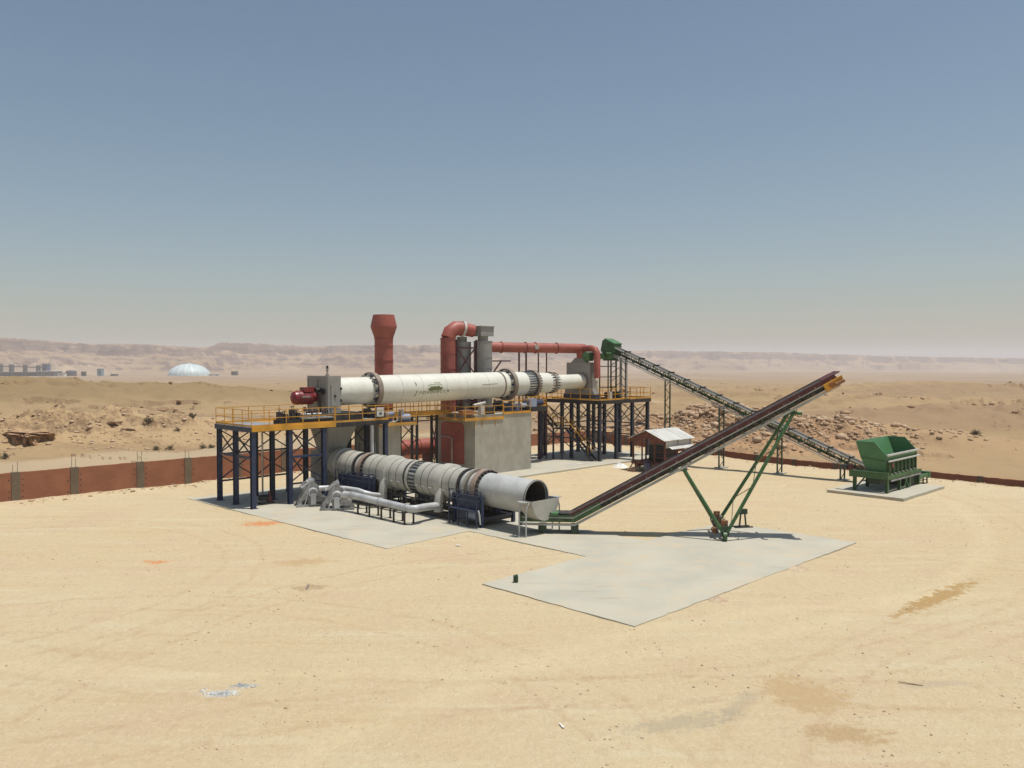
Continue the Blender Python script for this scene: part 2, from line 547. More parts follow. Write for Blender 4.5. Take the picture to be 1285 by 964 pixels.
    hill = hill + (6 * s2 + 3.0 * fbm(x / 38, y / 38, 3, 88)) * talus * (1 - 0.8 * cliff)
    tz = (hill + 5 * s2) / 13.0
    hill = hill + np.where(hill > base + 8, 3.2 * (sstep(tz - np.floor(tz), 0.35, 0.65) - (tz - np.floor(tz))), 0)
    z = np.where(r > 1300, np.maximum(z, hill), z)
    # pale quarry spoil cones in front of the left cliff
    for cx, cy, rad, h in CONES:
        e = np.hypot(x - cx, y - cy)
        e = e * (1 + 0.25 * s2)
        z = np.maximum(z, np.where(e < rad, -17 + 0.9 * h * (1 - e / rad), -100))
    return z

def ground_mat():
    m, t, b = node_mat('desert_ground')
    g = t.nodes.new('ShaderNodeNewGeometry')
    pos = g.outputs['Position']
    sx = t.nodes.new('ShaderNodeSeparateXYZ'); t.links.new(pos, sx.inputs[0])
    ln = t.nodes.new('ShaderNodeVectorMath'); ln.operation = 'LENGTH'; t.links.new(pos, ln.inputs[0])
    r = ln.outputs['Value']
    nrm = t.nodes.new('ShaderNodeSeparateXYZ'); t.links.new(g.outputs['True Normal'], nrm.inputs[0])
    nz = nrm.outputs['Z']
    n_big = noise(t, pos, 0.035, 5, 0.6)
    n_mid = noise(t, pos, 0.16, 6, 0.65)
    n_fine = noise(t, pos, 1.9, 6, 0.7)
    n_grit = noise(t, pos, 11.0, 4, 0.7)
    n_trk = noise(t, pos, 0.55, 5, 0.6, sx=(0.22, 1.9, 1))
    # yard sand
    A = (0.505, 0.402, 0.245); B = (0.530, 0.438, 0.280); Cc = (0.505, 0.380, 0.248); D = (0.555, 0.480, 0.325)
    c = mixc(t, ramp(t, n_big, 0.35, 0.65), A, B)
    c = mixc(t, mth(t, 'MULTIPLY', ramp(t, n_mid, 0.48, 0.66), 0.8), c, Cc)
    c = mixc(t, mth(t, 'MULTIPLY', ramp(t, n_trk, 0.52, 0.70), 0.6), c, D)
    c = mixc(t, mth(t, 'MULTIPLY', ramp(t, n_trk, 0.44, 0.30), 0.35), c, (0.44, 0.315, 0.18))
    c = mixc(t, mth(t, 'MULTIPLY', ramp(t, n_fine, 0.52, 0.74), 0.42), c, (0.42, 0.305, 0.175))
    n_f2 = noise(t, pos, 4.5, 6, 0.75)
    c = mixc(t, mth(t, 'MULTIPLY', ramp(t, n_f2, 0.50, 0.35), 0.5), c, (0.60, 0.495, 0.345))
    c = mixc(t, mth(t, 'MULTIPLY', ramp(t, n_f2, 0.58, 0.74), 0.45), c, (0.37, 0.26, 0.15))
    c = mixc(t, mth(t, 'MULTIPLY', ramp(t, n_grit, 0.58, 0.72), 0.6), c, (0.33, 0.23, 0.13))
    # wheel ruts: long arcs
    def arc(cx, cy, rad, wid, colr, amt):
        nonlocal c
        v = t.nodes.new('ShaderNodeVectorMath'); v.operation = 'SUBTRACT'
        t.links.new(pos, v.inputs[0]); v.inputs[1].default_value = (cx, cy, 0)
        l = t.nodes.new('ShaderNodeVectorMath'); l.operation = 'LENGTH'; t.links.new(v.outputs[0], l.inputs[0])
        d = mth(t, 'ABSOLUTE', mth(t, 'SUBTRACT', mth(t, 'ADD', l.outputs['Value'], mth(t, 'MULTIPLY', mth(t, 'SUBTRACT', n_mid, 0.5), 1.6)), rad))
        k = mth(t, 'MULTIPLY', ramp(t, d, wid, wid * 0.2), mth(t, 'MULTIPLY', ramp(t, n_fine, 0.35, 0.62), amt))
        c = mixc(t, k, c, colr)
    for (cx, cy, rad) in ((-2, 60, 34.5), (-2, 60, 36.6), (10, 20, 24), (10, 20, 26), (-14, 16, 17), (-14, 16, 19), (30, 8, 26), (30, 8, 27.9), (-26, 38, 12), (-26, 38, 13.8), (6, -16, 40), (6, -16, 42)):
        arc(cx, cy, rad, 0.26, (0.42, 0.29, 0.175), 0.36)
    for (cx, cy, rad) in ((-8, 66, 40), (4, -8, 27.5), (22, 2, 33)):
        arc(cx, cy, rad, 0.9, (0.59, 0.49, 0.31), 0.5)
    # stains and dug patches with their own outlines: (x, y, rx, ry, angle, colour, amount)
    spots = [(-15.5, 50.7, 1.25, 0.8, 0.2, (0.55, 0.22, 0.085), 0.85), (-17.9, 41.0, 0.75, 0.5, 0, (0.56, 0.24, 0.10), 0.85),
             (8.85, 24.6, 1.3, 1.6, 0.3, (0.44, 0.31, 0.165), 0.8), (9.0, 21.9, 1.2, 0.7, 0, (0.40, 0.28, 0.15), 0.8),
             (18.2, 34.8, 4.2, 0.55, 0.72, (0.38, 0.245, 0.10), 0.9), (4.8, 22.6, 2.0, 0.5, 0.3, (0.36, 0.31, 0.22), 0.6),
             (-9.0, 36.3, 0.9, 0.6, 0, (0.36, 0.26, 0.15), 0.7), (6.5, 23.6, 1.8, 0.3, 0.9, (0.36, 0.30, 0.21), 0.5),
             (-8.7, 24.6, 0.55, 0.30, 0.2, (0.52, 0.50, 0.45), 0.7), (13.2, 25.3, 1.3, 0.3, 0.1, (0.40, 0.33, 0.24), 0.5), (-10.5, 41.0, 1.6, 0.8, 0.2, (0.42, 0.27, 0.13), 0.55)]
    for (cx, cy, rx, ry, an, colr, amt) in spots:
        mp = t.nodes.new('ShaderNodeMapping'); mp.vector_type = 'TEXTURE'
        mp.inputs['Location'].default_value = (cx, cy, 0); mp.inputs['Rotation'].default_value = (0, 0, an)
        mp.inputs['Scale'].default_value = (rx, ry, 50)
        t.links.new(pos, mp.inputs['Vector'])
        l = t.nodes.new('ShaderNodeVectorMath'); l.operation = 'LENGTH'; t.links.new(mp.outputs[0], l.inputs[0])
        e = mth(t, 'ADD', l.outputs['Value'], mth(t, 'ADD', mth(t, 'MULTIPLY', mth(t, 'SUBTRACT', n_fine, 0.5), 3.2), mth(t, 'MULTIPLY', mth(t, 'SUBTRACT', n_f2, 0.5), 2.4)))
        c = mixc(t, mth(t, 'MULTIPLY', ramp(t, e, 1.05, 0.55), amt), c, colr)
    # desert beyond the yard
    n_d1 = noise(t, pos, 0.012, 6, 0.6)
    n_d2 = noise(t, pos, 0.09, 6, 0.7, sx=(0.6, 1.0, 1.6))
    dcol = mixc(t, ramp(t, n_d1, 0.38, 0.62), (0.315, 0.220, 0.115), (0.350, 0.245, 0.136))
    dcol = mixc(t, mth(t, 'MULTIPLY', ramp(t, n_d2, 0.50, 0.72), 0.75), dcol, (0.240, 0.158, 0.090))
    dcol = mixc(t, mth(t, 'MULTIPLY', ramp(t, n_d2, 0.42, 0.26), 0.5), dcol, (0.41, 0.31, 0.190))
    n_d3 = noise(t, pos, 0.05, 6, 0.65, sx=(0.16, 1.0, 1.0))
    dcol = mixc(t, mth(t, 'MULTIPLY', ramp(t, n_d3, 0.50, 0.66), 0.7), dcol, (0.245, 0.162, 0.096))
    dcol = mixc(t, mth(t, 'MULTIPLY', ramp(t, n_d3, 0.42, 0.30), 0.6), dcol, (0.39, 0.290, 0.175))
    dcol = mixc(t, mth(t, 'MULTIPLY', ramp(t, n_grit, 0.55, 0.75), 0.35), dcol, (0.26, 0.17, 0.10))
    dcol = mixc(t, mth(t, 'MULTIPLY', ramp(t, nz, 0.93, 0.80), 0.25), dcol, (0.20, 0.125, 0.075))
    zones = [(-60, 104, 34, 12, 0.44, (0.415, 0.290, 0.155), 0.85), (-36, 108, 22, 9, 0.17, (0.40, 0.285, 0.160), 0.8), (-150, 235, 130, 40, 0.1, (0.245, 0.175, 0.088), 0.9),  # last ellipse: dune soil tone with the flank's shading painted in
             (-55, 150, 90, 22, 0.05, (0.255, 0.186, 0.120), 0.85), (-40, 84, 60, 7, 0.8, (0.42, 0.335, 0.225), 0.7), (33, 110, 22, 9, -0.3, (0.40, 0.245, 0.135), 0.85), (58, 108, 30, 10, -0.45, (0.37, 0.250, 0.140), 0.8),
             (95, 150, 60, 22, -0.3, (0.285, 0.190, 0.115), 0.75), (60, 230, 90, 14, -0.1, (0.42, 0.325, 0.21), 0.6), (190, 300, 130, 20, -0.1, (0.29, 0.200, 0.125), 0.6), (60, 420, 200, 30, 0.0, (0.40, 0.265, 0.165), 0.6)]
    for (cx, cy, rx, ry, an, colr, amt) in zones:
        mp = t.nodes.new('ShaderNodeMapping'); mp.vector_type = 'TEXTURE'
        mp.inputs['Location'].default_value = (cx, cy, 0); mp.inputs['Rotation'].default_value = (0, 0, an)
        mp.inputs['Scale'].default_value = (rx, ry, 900)
        t.links.new(pos, mp.inputs['Vector'])
        l = t.nodes.new('ShaderNodeVectorMath'); l.operation = 'LENGTH'; t.links.new(mp.outputs[0], l.inputs[0])
        e = mth(t, 'ADD', l.outputs['Value'], mth(t, 'MULTIPLY', mth(t, 'SUBTRACT', n_d2, 0.5), 1.6))
        dcol = mixc(t, mth(t, 'MULTIPLY', ramp(t, e, 1.15, 0.6), amt), dcol, colr)
    dcol = mixc(t, mth(t, 'MULTIPLY', ramp(t, n_fine, 0.55, 0.75), 0.3), dcol, (0.23, 0.155, 0.095))
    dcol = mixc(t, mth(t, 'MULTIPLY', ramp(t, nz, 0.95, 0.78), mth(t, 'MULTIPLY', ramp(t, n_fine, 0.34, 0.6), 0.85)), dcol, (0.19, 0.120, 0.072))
    far = mixc(t, ramp(t, noise(t, pos, 0.004, 6, 0.6), 0.35, 0.65), (0.285, 0.205, 0.135), (0.345, 0.255, 0.172))
    far = mixc(t, mth(t, 'MULTIPLY', ramp(t, noise(t, pos, 0.02, 6, 0.7), 0.5, 0.7), 0.5), far, (0.25, 0.18, 0.145))
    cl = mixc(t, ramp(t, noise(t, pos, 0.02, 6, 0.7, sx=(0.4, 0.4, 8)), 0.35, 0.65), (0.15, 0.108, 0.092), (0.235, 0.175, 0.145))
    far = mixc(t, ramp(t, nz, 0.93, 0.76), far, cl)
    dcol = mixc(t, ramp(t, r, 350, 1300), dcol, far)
    # yard / desert boundary follows the wall lines
    p_ = mth(t, 'DIVIDE', mth(t, 'ADD', sx.outputs[0], sx.outputs[1]), S2)
    q_ = mth(t, 'DIVIDE', mth(t, 'SUBTRACT', sx.outputs[1], sx.outputs[0]), S2)
    inside = mth(t, 'MULTIPLY', ramp(t, p_, RIM + 0.8, RIM - 0.2), ramp(t, q_, 68.5, 67.0))
    c = mixc(t, inside, dcol, c)
    # pale quarried cones
    pale = None
    for cx, cy, rad, _h in CONES:
        v = t.nodes.new('ShaderNodeVectorMath'); v.operation = 'DISTANCE'
        cmb = t.nodes.new('ShaderNodeCombineXYZ'); t.links.new(sx.outputs[0], cmb.inputs[0]); t.links.new(sx.outputs[1], cmb.inputs[1])
        t.links.new(cmb.outputs[0], v.inputs[0]); v.inputs[1].default_value = (cx, cy, 0)
        k = ramp(t, v.outputs['Value'], rad, rad * 0.9)
        pale = k if pale is None else mth(t, 'MAXIMUM', pale, k)
    c = mixc(t, mth(t, 'MULTIPLY', pale, 0.38), c, (0.52, 0.42, 0.31))
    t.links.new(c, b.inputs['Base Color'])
    b.inputs['Roughness'].default_value = 0.95
    b.inputs['Specular IOR Level'].default_value = 0.15
    hsum = mth(t, 'ADD', mth(t, 'MULTIPLY', n_fine, 0.13), mth(t, 'ADD', mth(t, 'MULTIPLY', n_f2, 0.06), mth(t, 'MULTIPLY', n_grit, 0.035)))
    hsum = mth(t, 'ADD', hsum, mth(t, 'MULTIPLY', n_trk, 0.10))
    far_h = mth(t, 'MULTIPLY', noise(t, pos, 0.25, 5, 0.7), mth(t, 'MULTIPLY', ramp(t, r, 70, 400), 1.6))
    hsum = mth(t, 'ADD', hsum, far_h)
    bp = t.nodes.new('ShaderNodeBump')
    bp.inputs['Strength'].default_value = 0.9
    bp.inputs['Distance'].default_value = 1.0
    t.links.new(hsum, bp.inputs['Height'])
    t.links.new(bp.outputs[0], b.inputs['Normal'])
    return m

def build_terrain():
    fine = np.arange(-44, 44.01, 0.14)
    azs = np.radians(np.concatenate([fine, np.arange(46, 315, 3.0)]))
    rad = [3.0]
    while rad[-1] < 9500:
        rr = rad[-1]
        k = 1.02 if rr < 55 else (1.007 if rr < 160 else (1.0065 if rr < 420 else (1.0115 if rr < 700 else (1.0115 if rr < 1550 else (1.0045 if rr < 3700 else (1.007 if rr < 5600 else 1.03))))))
        rad.append(rr * k)
    rad = np.array(rad)
    AZ, RR = np.meshgrid(azs, rad)
    X = (RR * np.sin(AZ)).ravel(); Y = (RR * np.cos(AZ)).ravel()
    Z = height(X, Y)
    n = len(azs); mrows = len(rad)
    X = np.append(X, 0.0); Y = np.append(Y, 0.0); Z = np.append(Z, 0.0)
    i = np.arange(mrows - 1)[:, None]; j = np.arange(n)[None, :]; j2 = (j + 1) % n
    quads = np.stack([i * n + j + 0 * i, (i + 1) * n + j, (i + 1) * n + j2, i * n + j2], -1).reshape(-1, 4)[:, ::-1]
    jj = np.arange(n)
    tris = np.stack([np.full(n, mrows * n), jj, (jj + 1) % n], -1)[:, ::-1]
    loops = np.concatenate([quads.ravel(), tris.ravel()]).astype(np.int32)
    starts = np.concatenate([np.arange(len(quads)) * 4, len(quads) * 4 + np.arange(n) * 3]).astype(np.int32)
    me = bpy.data.meshes.new('ground')
    me.vertices.add(len(X)); me.vertices.foreach_set('co', np.stack([X, Y, Z], -1).ravel().astype(np.float32))
    me.loops.add(len(loops)); me.loops.foreach_set('vertex_index', loops)
    me.polygons.add(len(starts)); me.polygons.foreach_set('loop_start', starts)
    me.update(calc_edges=True); me.validate()
    me.polygons.foreach_set('use_smooth', np.ones(len(me.polygons), bool))
    me.materials.append(ground_mat())
    o = bpy.data.objects.new('ground', me); col.objects.link(o); o['kind'] = 'structure'
    return o
ground = build_terrain()

# concrete slabs (p0, p1, q0, q1)
def slab(name, outline, z0, z1):
    rs = random.Random(name); fine_ = []
    for (a, b_) in zip(outline, outline[1:] + outline[:1]):
        L = math.hypot(b_[0] - a[0], b_[1] - a[1]); n_ = max(1, int(L / 0.45))
        for k in range(n_):
            j = 0 if k == 0 else 0.035
            fine_.append((a[0] + (b_[0] - a[0]) * k / n_ + rs.uniform(-j, j), a[1] + (b_[1] - a[1]) * k / n_ + rs.uniform(-j, j)))
    outline = fine_
    o = MB().prism([W(p, q)[:2] for p, q in outline], 'z', z0, z1).build(name, 'slab', None, smooth=False)
    o['kind'] = 'structure'
SL = 0.03
slab('concrete_pavement', [(25.05, 18.5), (45.5, 18.5), (45.5, 26.6), (41.0, 27.0), (37.6, 27.0), (37.6, 36.0), (40.5, 36.0), (40.5, 59.3), (25.6, 59.3), (26.2, 35.7), (32.4, 36.0), (32.4, 27.0), (25.05, 26.95)], -0.3, SL)
slab('kiln_foundation', [(46.5, 49.8), (68.5, 49.8), (74.0, 51.0), (74.0, 61.0), (41.0, 61.0), (41.0, 52.0), (46.5, 52.0)], -0.3, 0.11)
slab('hopper_foundation', [(61.6, 21.7), (70.1, 21.6), (70.1, 27.6), (61.7, 27.4)], -0.35, 0.2)

# ------------------------------------------------------------------ rotary kiln
KQ = 54.95
def kz(p):
    return 7.72 + (p - 35.0) * 0.0115
kd = Vector((1, 0, 0.0115)).normalized()
kiln = thing('rotary_kiln', 'long cream rotary kiln resting on two concrete piers', 'kiln', (39, KQ))
def kp(p, dq=0, dz=0):
    return (p, KQ + dq, kz(p) + dz)
def ring(name, mat, par, p, wdt, r0, r1, n=48, qaxis=False):
    prof = [(-wdt / 2, r0), (-wdt / 2, r1), (wdt / 2, r1), (wdt / 2, r0)]
    return MB().lathe(kp(p), kd, prof, n, closed=True).build(name, mat, par)
def kshell(name, p0, p1, r0, r1, nseg=1):
    L = (p1 - p0)
    prof = [(0, r0)] + [(L * i / nseg, r0 + (r1 - r0) * i / nseg) for i in range(1, nseg)] + [(L, r1)]
    return MB().lathe(kp(p0), kd, [(0, 0)] + prof + [(L, 0)], 56).build(name, 'kiln', kiln)
kshell('hot_end_shell', 35.05, 38.5, 1.08, 1.08)
kshell('main_shell', 38.5, 54.6, 1.19, 1.19)
kshell('taper_shell', 54.6, 57.2, 1.16, 1.13)
kshell('feed_shell', 57.2, 60.2, 1.03, 0.98)
kshell('feed_cone', 60.2, 61.3, 0.98, 0.74)
kshell('inlet_shell', 61.3, 65.3, 0.74, 0.74)
ring('seal_ring', 'tyre', kiln, 35.2, 0.12, 0.9, 1.16)
ring('stiffener_ring', 'tyre', kiln, 53.0, 0.10, 1.1, 1.27)
for wp in (41.2, 43.3, 45.9, 48.3, 50.9):
    ring('weld_ring', 'seam', kiln, wp, 0.018, 1.1, 1.194)
for pt, rt, rs in ((38.85, 1.46, 1.19), (54.15, 1.50, 1.17)):
    ty = ring('riding_tyre', 'tyre', kiln, pt, 0.42, rs + 0.10, rt, 64)
    for k in range(22):
        an = 2 * math.pi * k / 22
        for sgn in (-1,):
            m = MB()
            c0 = Vector(kp(pt + sgn * 0.30)); rr = rs + 0.085
            d = Vector((0, math.cos(an), math.sin(an)))
            tg = Vector((0, -math.sin(an), math.cos(an)))
            m.bar(c0 + d * rr - tg * 0.10, c0 + d * rr + tg * 0.10, 0.30, 0.16, up=d)
            m.build('tyre_pad', 'steel_dark' if k % 2 else 'steel', ty, smooth=False)
# girth gear with spring plates
gg = ring('girth_gear', 'tyre', kiln, 57.55, 0.28, 1.1, 1.30, 64)
for k in range(30):
    an = 2 * math.pi * k / 30
    d = Vector((0, math.cos(an), math.sin(an)))
    a = Vector(kp(56.25)) + d * 1.17; b_ = Vector(kp(57.45)) + d * 1.20
    MB().bar(a, b_, 0.10, 0.03, up=d).build('spring_plate', 'steel_dark', gg, smooth=False)
    c0 = Vector(kp(57.78)) + d * 1.22
    tg = Vector((0, -math.sin(an), math.cos(an)))
    MB().bar(c0 - tg * 0.06, c0 + tg * 0.06, 0.16, 0.14, up=d).build('gear_lug', 'black', gg, smooth=False)
fl = ring('feed_flange', 'tyre', kiln, 60.2, 0.14, 0.9, 1.08)
for k in range(22):
    an = 2 * math.pi * k / 22
    d = Vector((0, math.cos(an), math.sin(an)))
    a = Vector(kp(59.75)) + d * 1.02; b_ = Vector(kp(60.85)) + d * 0.98
    MB().bar(a, b_, 0.06, 0.07, up=d).build('flange_lug', 'black', fl, smooth=False)

def on_shell(p, ang, r=1.196):
    return (p, KQ - r * math.cos(ang), kz(p) + r * math.sin(ang))
def decal(name, mat, strokes, wd):
    """flat print on the shell: strokes in (p, arc angle)"""
    m = MB()
    for (p0, a0, p1, a1) in strokes:
        nseg = 3
        for i in range(nseg):
            t0, t1 = i / nseg, (i + 1) / nseg
            A = (p0 + (p1 - p0) * t0, a0 + (a1 - a0) * t0); B = (p0 + (p1 - p0) * t1, a0 + (a1 - a0) * t1)
            dx, da = B[0] - A[0], (B[1] - A[1]) * 1.2
            L = math.hypot(dx, da) or 1
            ox, oa = -da / L * wd / 2, dx / L * wd / 2 / 1.2
            m.add([on_shell(A[0] - ox, A[1] - oa), on_shell(B[0] - ox, B[1] - oa), on_shell(B[0] + ox, B[1] + oa), on_shell(A[0] + ox, A[1] + oa)], [(0, 1, 2, 3)])
    return m.build(name, mat, kiln, smooth=False)
# emblem (arched leaf-like bars over a dark block) with a line of small worn letters and a curved mark beside it
E = 44.6
decal('printed_emblem', 'logo', [(E - 0.75, -0.12, E + 0.75, -0.07), (E - 0.78, -0.03, E + 0.78, 0.01), (E - 0.55, 0.07, E + 0.5, 0.10)], 0.13)
decal('printed_emblem', 'logo2', [(E - 0.8, 0.17, E - 0.45, 0.27), (E - 0.45, 0.27, E + 0.5, 0.29), (E + 0.5, 0.29, E + 0.72, 0.19), (E - 0.1, 0.40, E + 0.62, 0.41)], 0.075)
L0 = E - 1.75
let = []
def arcl(cx, cy, rx, ry, a0, a1, n=6):
    for i in range(n):
        t0 = R(a0 + (a1 - a0) * i / n); t1 = R(a0 + (a1 - a0) * (i + 1) / n)
        let.append((cx + rx * math.cos(t0), cy + ry * math.sin(t0), cx + rx * math.cos(t1), cy + ry * math.sin(t1)))
ly = -0.30
def up_(dx): return ly + dx * 0.02
for k, ch in enumerate('novaveccx'):
    cx = L0 + 0.20 + k * 0.37; cy = up_(k * 0.37)
    if ch == 'n':
        let += [(cx - .12, cy - .09, cx - .12, cy + .09)]; arcl(cx, cy + .0, .12, .09, 180, 0); let += [(cx + .12, cy, cx + .12, cy - .09)]
    elif ch == 'o': arcl(cx, cy, .13, .09, 0, 360, 10)
    elif ch in 'v': let += [(cx - .13, cy + .09, cx, cy - .09), (cx, cy - .09, cx + .13, cy + .09)]
    elif ch == 'a': arcl(cx, cy, .12, .085, 0, 360, 8); let += [(cx + .13, cy + .09, cx + .13, cy - .09)]
    elif ch == 'e': arcl(cx, cy, .13, .09, 0, 310, 9); let += [(cx - .12, cy, cx + .13, cy)]
    elif ch == 'c': arcl(cx, cy, .13, .09, 50, 310, 8)
    elif ch == 'x': let += [(cx - .12, cy - .09, cx + .12, cy + .09), (cx - .12, cy + .09, cx + .12, cy - .09)]
decal('printed_letters', 'logo', let, 0.055)
let = []
cm = [(E - 2.15, 0.46, E - 2.02, 0.36), (E - 2.02, 0.36, E - 2.06, 0.22), (E - 2.0, -0.14, E - 2.02, -0.28), (E - 2.02, -0.32, E - 2.14, -0.45), (E - 2.14, -0.45, E - 2.22, -0.54)]
decal('printed_mark', 'logo', cm, 0.09)
decal('hatch_scratch', 'tyre', [(50.0, 0.10, 51.9, 0.13)], 0.05)

# piers
pier = thing('concrete_pier', 'narrow concrete pier under the burner end of the kiln', 'pier', (39.4, 55), group='kiln piers')
MB().box(38.35, 40.5, 53.25, 56.6, 0.0, 5.25).build('pier_body', 'concrete_pier', pier, smooth=False)
MB().sweep([(38.28, 56.0, 2.3), (38.28, 56.0, 3.6), (38.28, 53.6, 3.6), (38.28, 53.6, 2.3)], 0.05, 8).build('handrail', 'galv', pier)
pier2 = thing('concrete_pier', 'broad concrete block under the kiln with a rounded red panel on its shaded side', 'pier', (51.6, 55.3), group='kiln piers')
MB().box(48.15, 55.2, 52.7, 57.9, 0.0, 5.4).build('pier_body', 'concrete_pier', pier2, smooth=False)
pts = []
for (cy, cz, a0) in ((54.6, 4.15, 0), (56.6, 4.15, 90)):
    for k in range(7):
        an = R(a0 + 15 * k)
        pts.append((cy - 0.5 * math.cos(an), cz + 0.5 * math.sin(an)))
pts = [(54.1, 1.0)] + [(54.6 - .5 * math.cos(R(15 * k)), 4.15 + .5 * math.sin(R(15 * k))) for k in range(7)] + [(56.7 + .5 * math.sin(R(15 * k)), 4.15 + .5 * math.cos(R(15 * k))) for k in range(7)] + [(57.2, 1.0)]
rp = MB().prism(pts, 'x', 48.08, 48.15 + 0.01).build('red_panel', 'red', pier2)
MB().sweep([(47.95, 57.8, 3.35), (47.95, 55.75, 3.35), (47.95, 55.55, 3.2), (47.95, 55.55, 0.4)], 0.06, 8).build('conduit_pipe', 'steel', pier2)

# roller stations
def station(label, p, q0, q1, ztop, group):
    s = thing('roller_station', label, 'roller station', (p, KQ), z=ztop, group=group)
    box('base_frame', 'navy', s, p - 0.8, p + 0.8, q0, q1, ztop, ztop + 0.22)
    for dq in (-0.85, 0.85):
        MB().tube((p - 0.26, KQ + dq, ztop + 0.62), (p + 0.26, KQ + dq, ztop + 0.62), 0.40, 24).build('support_roller', 'tyre', s)
        for dp in (-0.5, 0.5):
            box('bearing_block', 'bluegrey' if dp > 0 else 'navy', s, p + dp - 0.13, p + dp + 0.13, KQ + dq - 0.28, KQ + dq + 0.28, ztop + 0.22, ztop + 0.80)
    MB().tube((p + 0.2, q0 + 0.15, ztop + 0.6), (p + 0.95, q0 + 0.15, ztop + 0.6), 0.22, 14).build('motor', 'bluegrey', s)
    return s
station('roller station with blue-grey bearings under the kiln on the narrow pier', 39.0, 53.4, 56.4, 5.25, 'kiln roller stations')
station('roller station carrying the kiln on the broad concrete block', 54.1, 53.1, 57.0, 5.4, 'kiln roller stations')
dr = thing('kiln_drive', 'dark kiln drive motor and gearbox on the broad block beside the girth gear', 'drive', (56.6, 53.4), z=5.4)
box('gearbox', 'bluegrey', dr, 55.3, 56.3, 53.0, 53.8, 5.85, 6.6)
tube('motor', 'navy', dr, (56.3, 53.4, 6.2), (57.4, 53.4, 6.2), 0.3, 16)
box('skid', 'black', dr, 54.95, 57.6, 52.9, 53.9, 5.42, 5.85)
ctl = thing('control_unit', 'dark valve unit with white cabinet on the walkway in front of the broad block', 'machinery', (49.2, 53.0), z=5.4)
box('cabinet', 'white', ctl, 49.0, 49.5, 52.85, 53.25, 5.42, 6.2)
box('pump', 'black', ctl, 49.7, 50.7, 52.9, 53.5, 5.42, 6.0)
tube('pipe', 'steel', ctl, (48.4, 53.2, 6.2), (49.8, 53.2, 6.4), 0.16, 10)
box('oil_tank', 'rust', ctl, 47.0, 48.3, 53.0, 53.6, 5.43, 5.85)

# yellow walkways beside the kiln
wk = thing('kiln_walkway', 'narrow yellow walkway with railing on the side of the narrow pier', 'walkway', (40, 52.9), z=5.0, group='kiln walkways')
box('walk_deck', 'amber', wk, 38.2, 41.5, 52.3, 53.24, 4.98, 5.08)
railing(wk, [(38.4, 53.2), (38.4, 52.35), (41.4, 52.35)], 5.08)
wk2 = thing('kiln_walkway', 'yellow walkway bridging the gap between the two kiln piers', 'walkway', (44, 56.6), z=5.2, group='kiln walkways')
box('walk_deck', 'yellow', wk2, 40.6, 48.1, 55.7, 56.5, 5.40, 5.62)
railing(wk2, [(40.7, 55.75), (48.0, 55.75)], 5.62, step=0.95)
railing(wk2, [(40.7, 56.45), (48.0, 56.45)], 5.62, step=0.95)
wk3 = thing('kiln_walkway', 'yellow railed walkway along the front and left side of the broad kiln block', 'walkway', (50, 52.3), z=5.2, group='kiln walkways')
box('walk_deck', 'amber', wk3, 46.9, 48.14, 52.65, 57.9, 4.92, 5.02)
box('walk_deck', 'yellow', wk3, 48.14, 51.6, 52.62, 52.69, 4.94, 5.02)
box('walk_deck', 'yellow', wk3, 51.6, 55.2, 52.63, 52.69, 5.36, 5.44)
railing(wk3, [(46.95, 57.8), (46.95, 52.65), (51.6, 52.65)], 5.02)
railing(wk3, [(51.6, 52.75), (55.15, 52.75)], 5.40)
for p in (47.4, 49.0, 50.6):
    bar('bracket', 'yellow', wk3, (max(p, 48.15), 52.69, 4.4), (max(p, 48.15), 52.62, 4.9), 0.05)
wk4 = thing('kiln_walkway', 'yellow landing with crowded railings between the broad block and the feed platform', 'walkway', (58.5, 54), z=5.2, group='kiln walkways')
box('walk_deck', 'yellow', wk4, 55.25, 57.6, 53.2, 54.0, 5.50, 5.62)
box('walk_deck', 'yellow', wk4, 57.6, 61.6, 56.6, 57.8, 5.50, 5.62)
box('walk_deck', 'yellow', wk4, 57.0, 57.6, 54.0, 57.8, 5.50, 5.62)
railing(wk4, [(55.3, 53.25), (57.55, 53.25), (57.55, 56.6), (61.5, 56.6)], 5.62, step=0.55)
railing(wk4, [(57.05, 54.0), (57.05, 57.75), (61.5, 57.75)], 5.62, step=0.55)
for p in (58.5, 61.3):
    bar('column', 'steel_dark', wk4, (p, 57.2, 0.1), (p, 57.2, 5.5), 0.2)

# ------------------------------------------------------------------ burner platform
bp = thing('burner_platform', 'raised navy steel platform with yellow railings around the kiln burner', 'platform', (29.7, 54.3))
CW = 0.30
PX = [26.95, 29.75, 32.5, 35.9, 38.0]; QY = [51.9, 54.4, 56.9]
DK = 5.58
cols = []
for i, p in enumerate(PX):
    for j, q in enumerate(QY):
        if p > 32.6 and p < 37 and j == 0: continue
        cc = MB().hcol(p, q, SL, DK - 0.34, CW).build('column', 'navy' if j == 0 or i == 0 else 'steel_dark', bp, smooth=False)
        box('base_plate', 'navy', cc, p - 0.25, p + 0.25, q - 0.25, q + 0.25, SL - 0.005, SL + 0.03)
for j, q in enumerate(QY):
    box('floor_beam', 'steel_dark' if j else 'navy', bp, 26.75, 38.2, q - 0.13, q + 0.13, DK - 0.34, DK - 0.06)
for p in PX:
    box('cross_beam', 'navy', bp, p - 0.12, p + 0.12, 51.78, 57.02, DK - 0.33, DK - 0.05)
box('edge_beam', 'navy', bp, 26.68, 26.76, 51.7, 57.1, DK - 0.34, DK + 0.0)
box('edge_beam', 'yellow', bp, 26.76, 33.4, 51.66, 51.74, DK - 0.30, DK + 0.03)
box('edge_beam', 'black', bp, 33.4, 38.2, 51.66, 51.74, DK - 0.26, DK - 0.02)
box('deck_plate', 'deck', bp, 26.78, 29.8, 51.76, 57.1, DK - 0.05, DK)
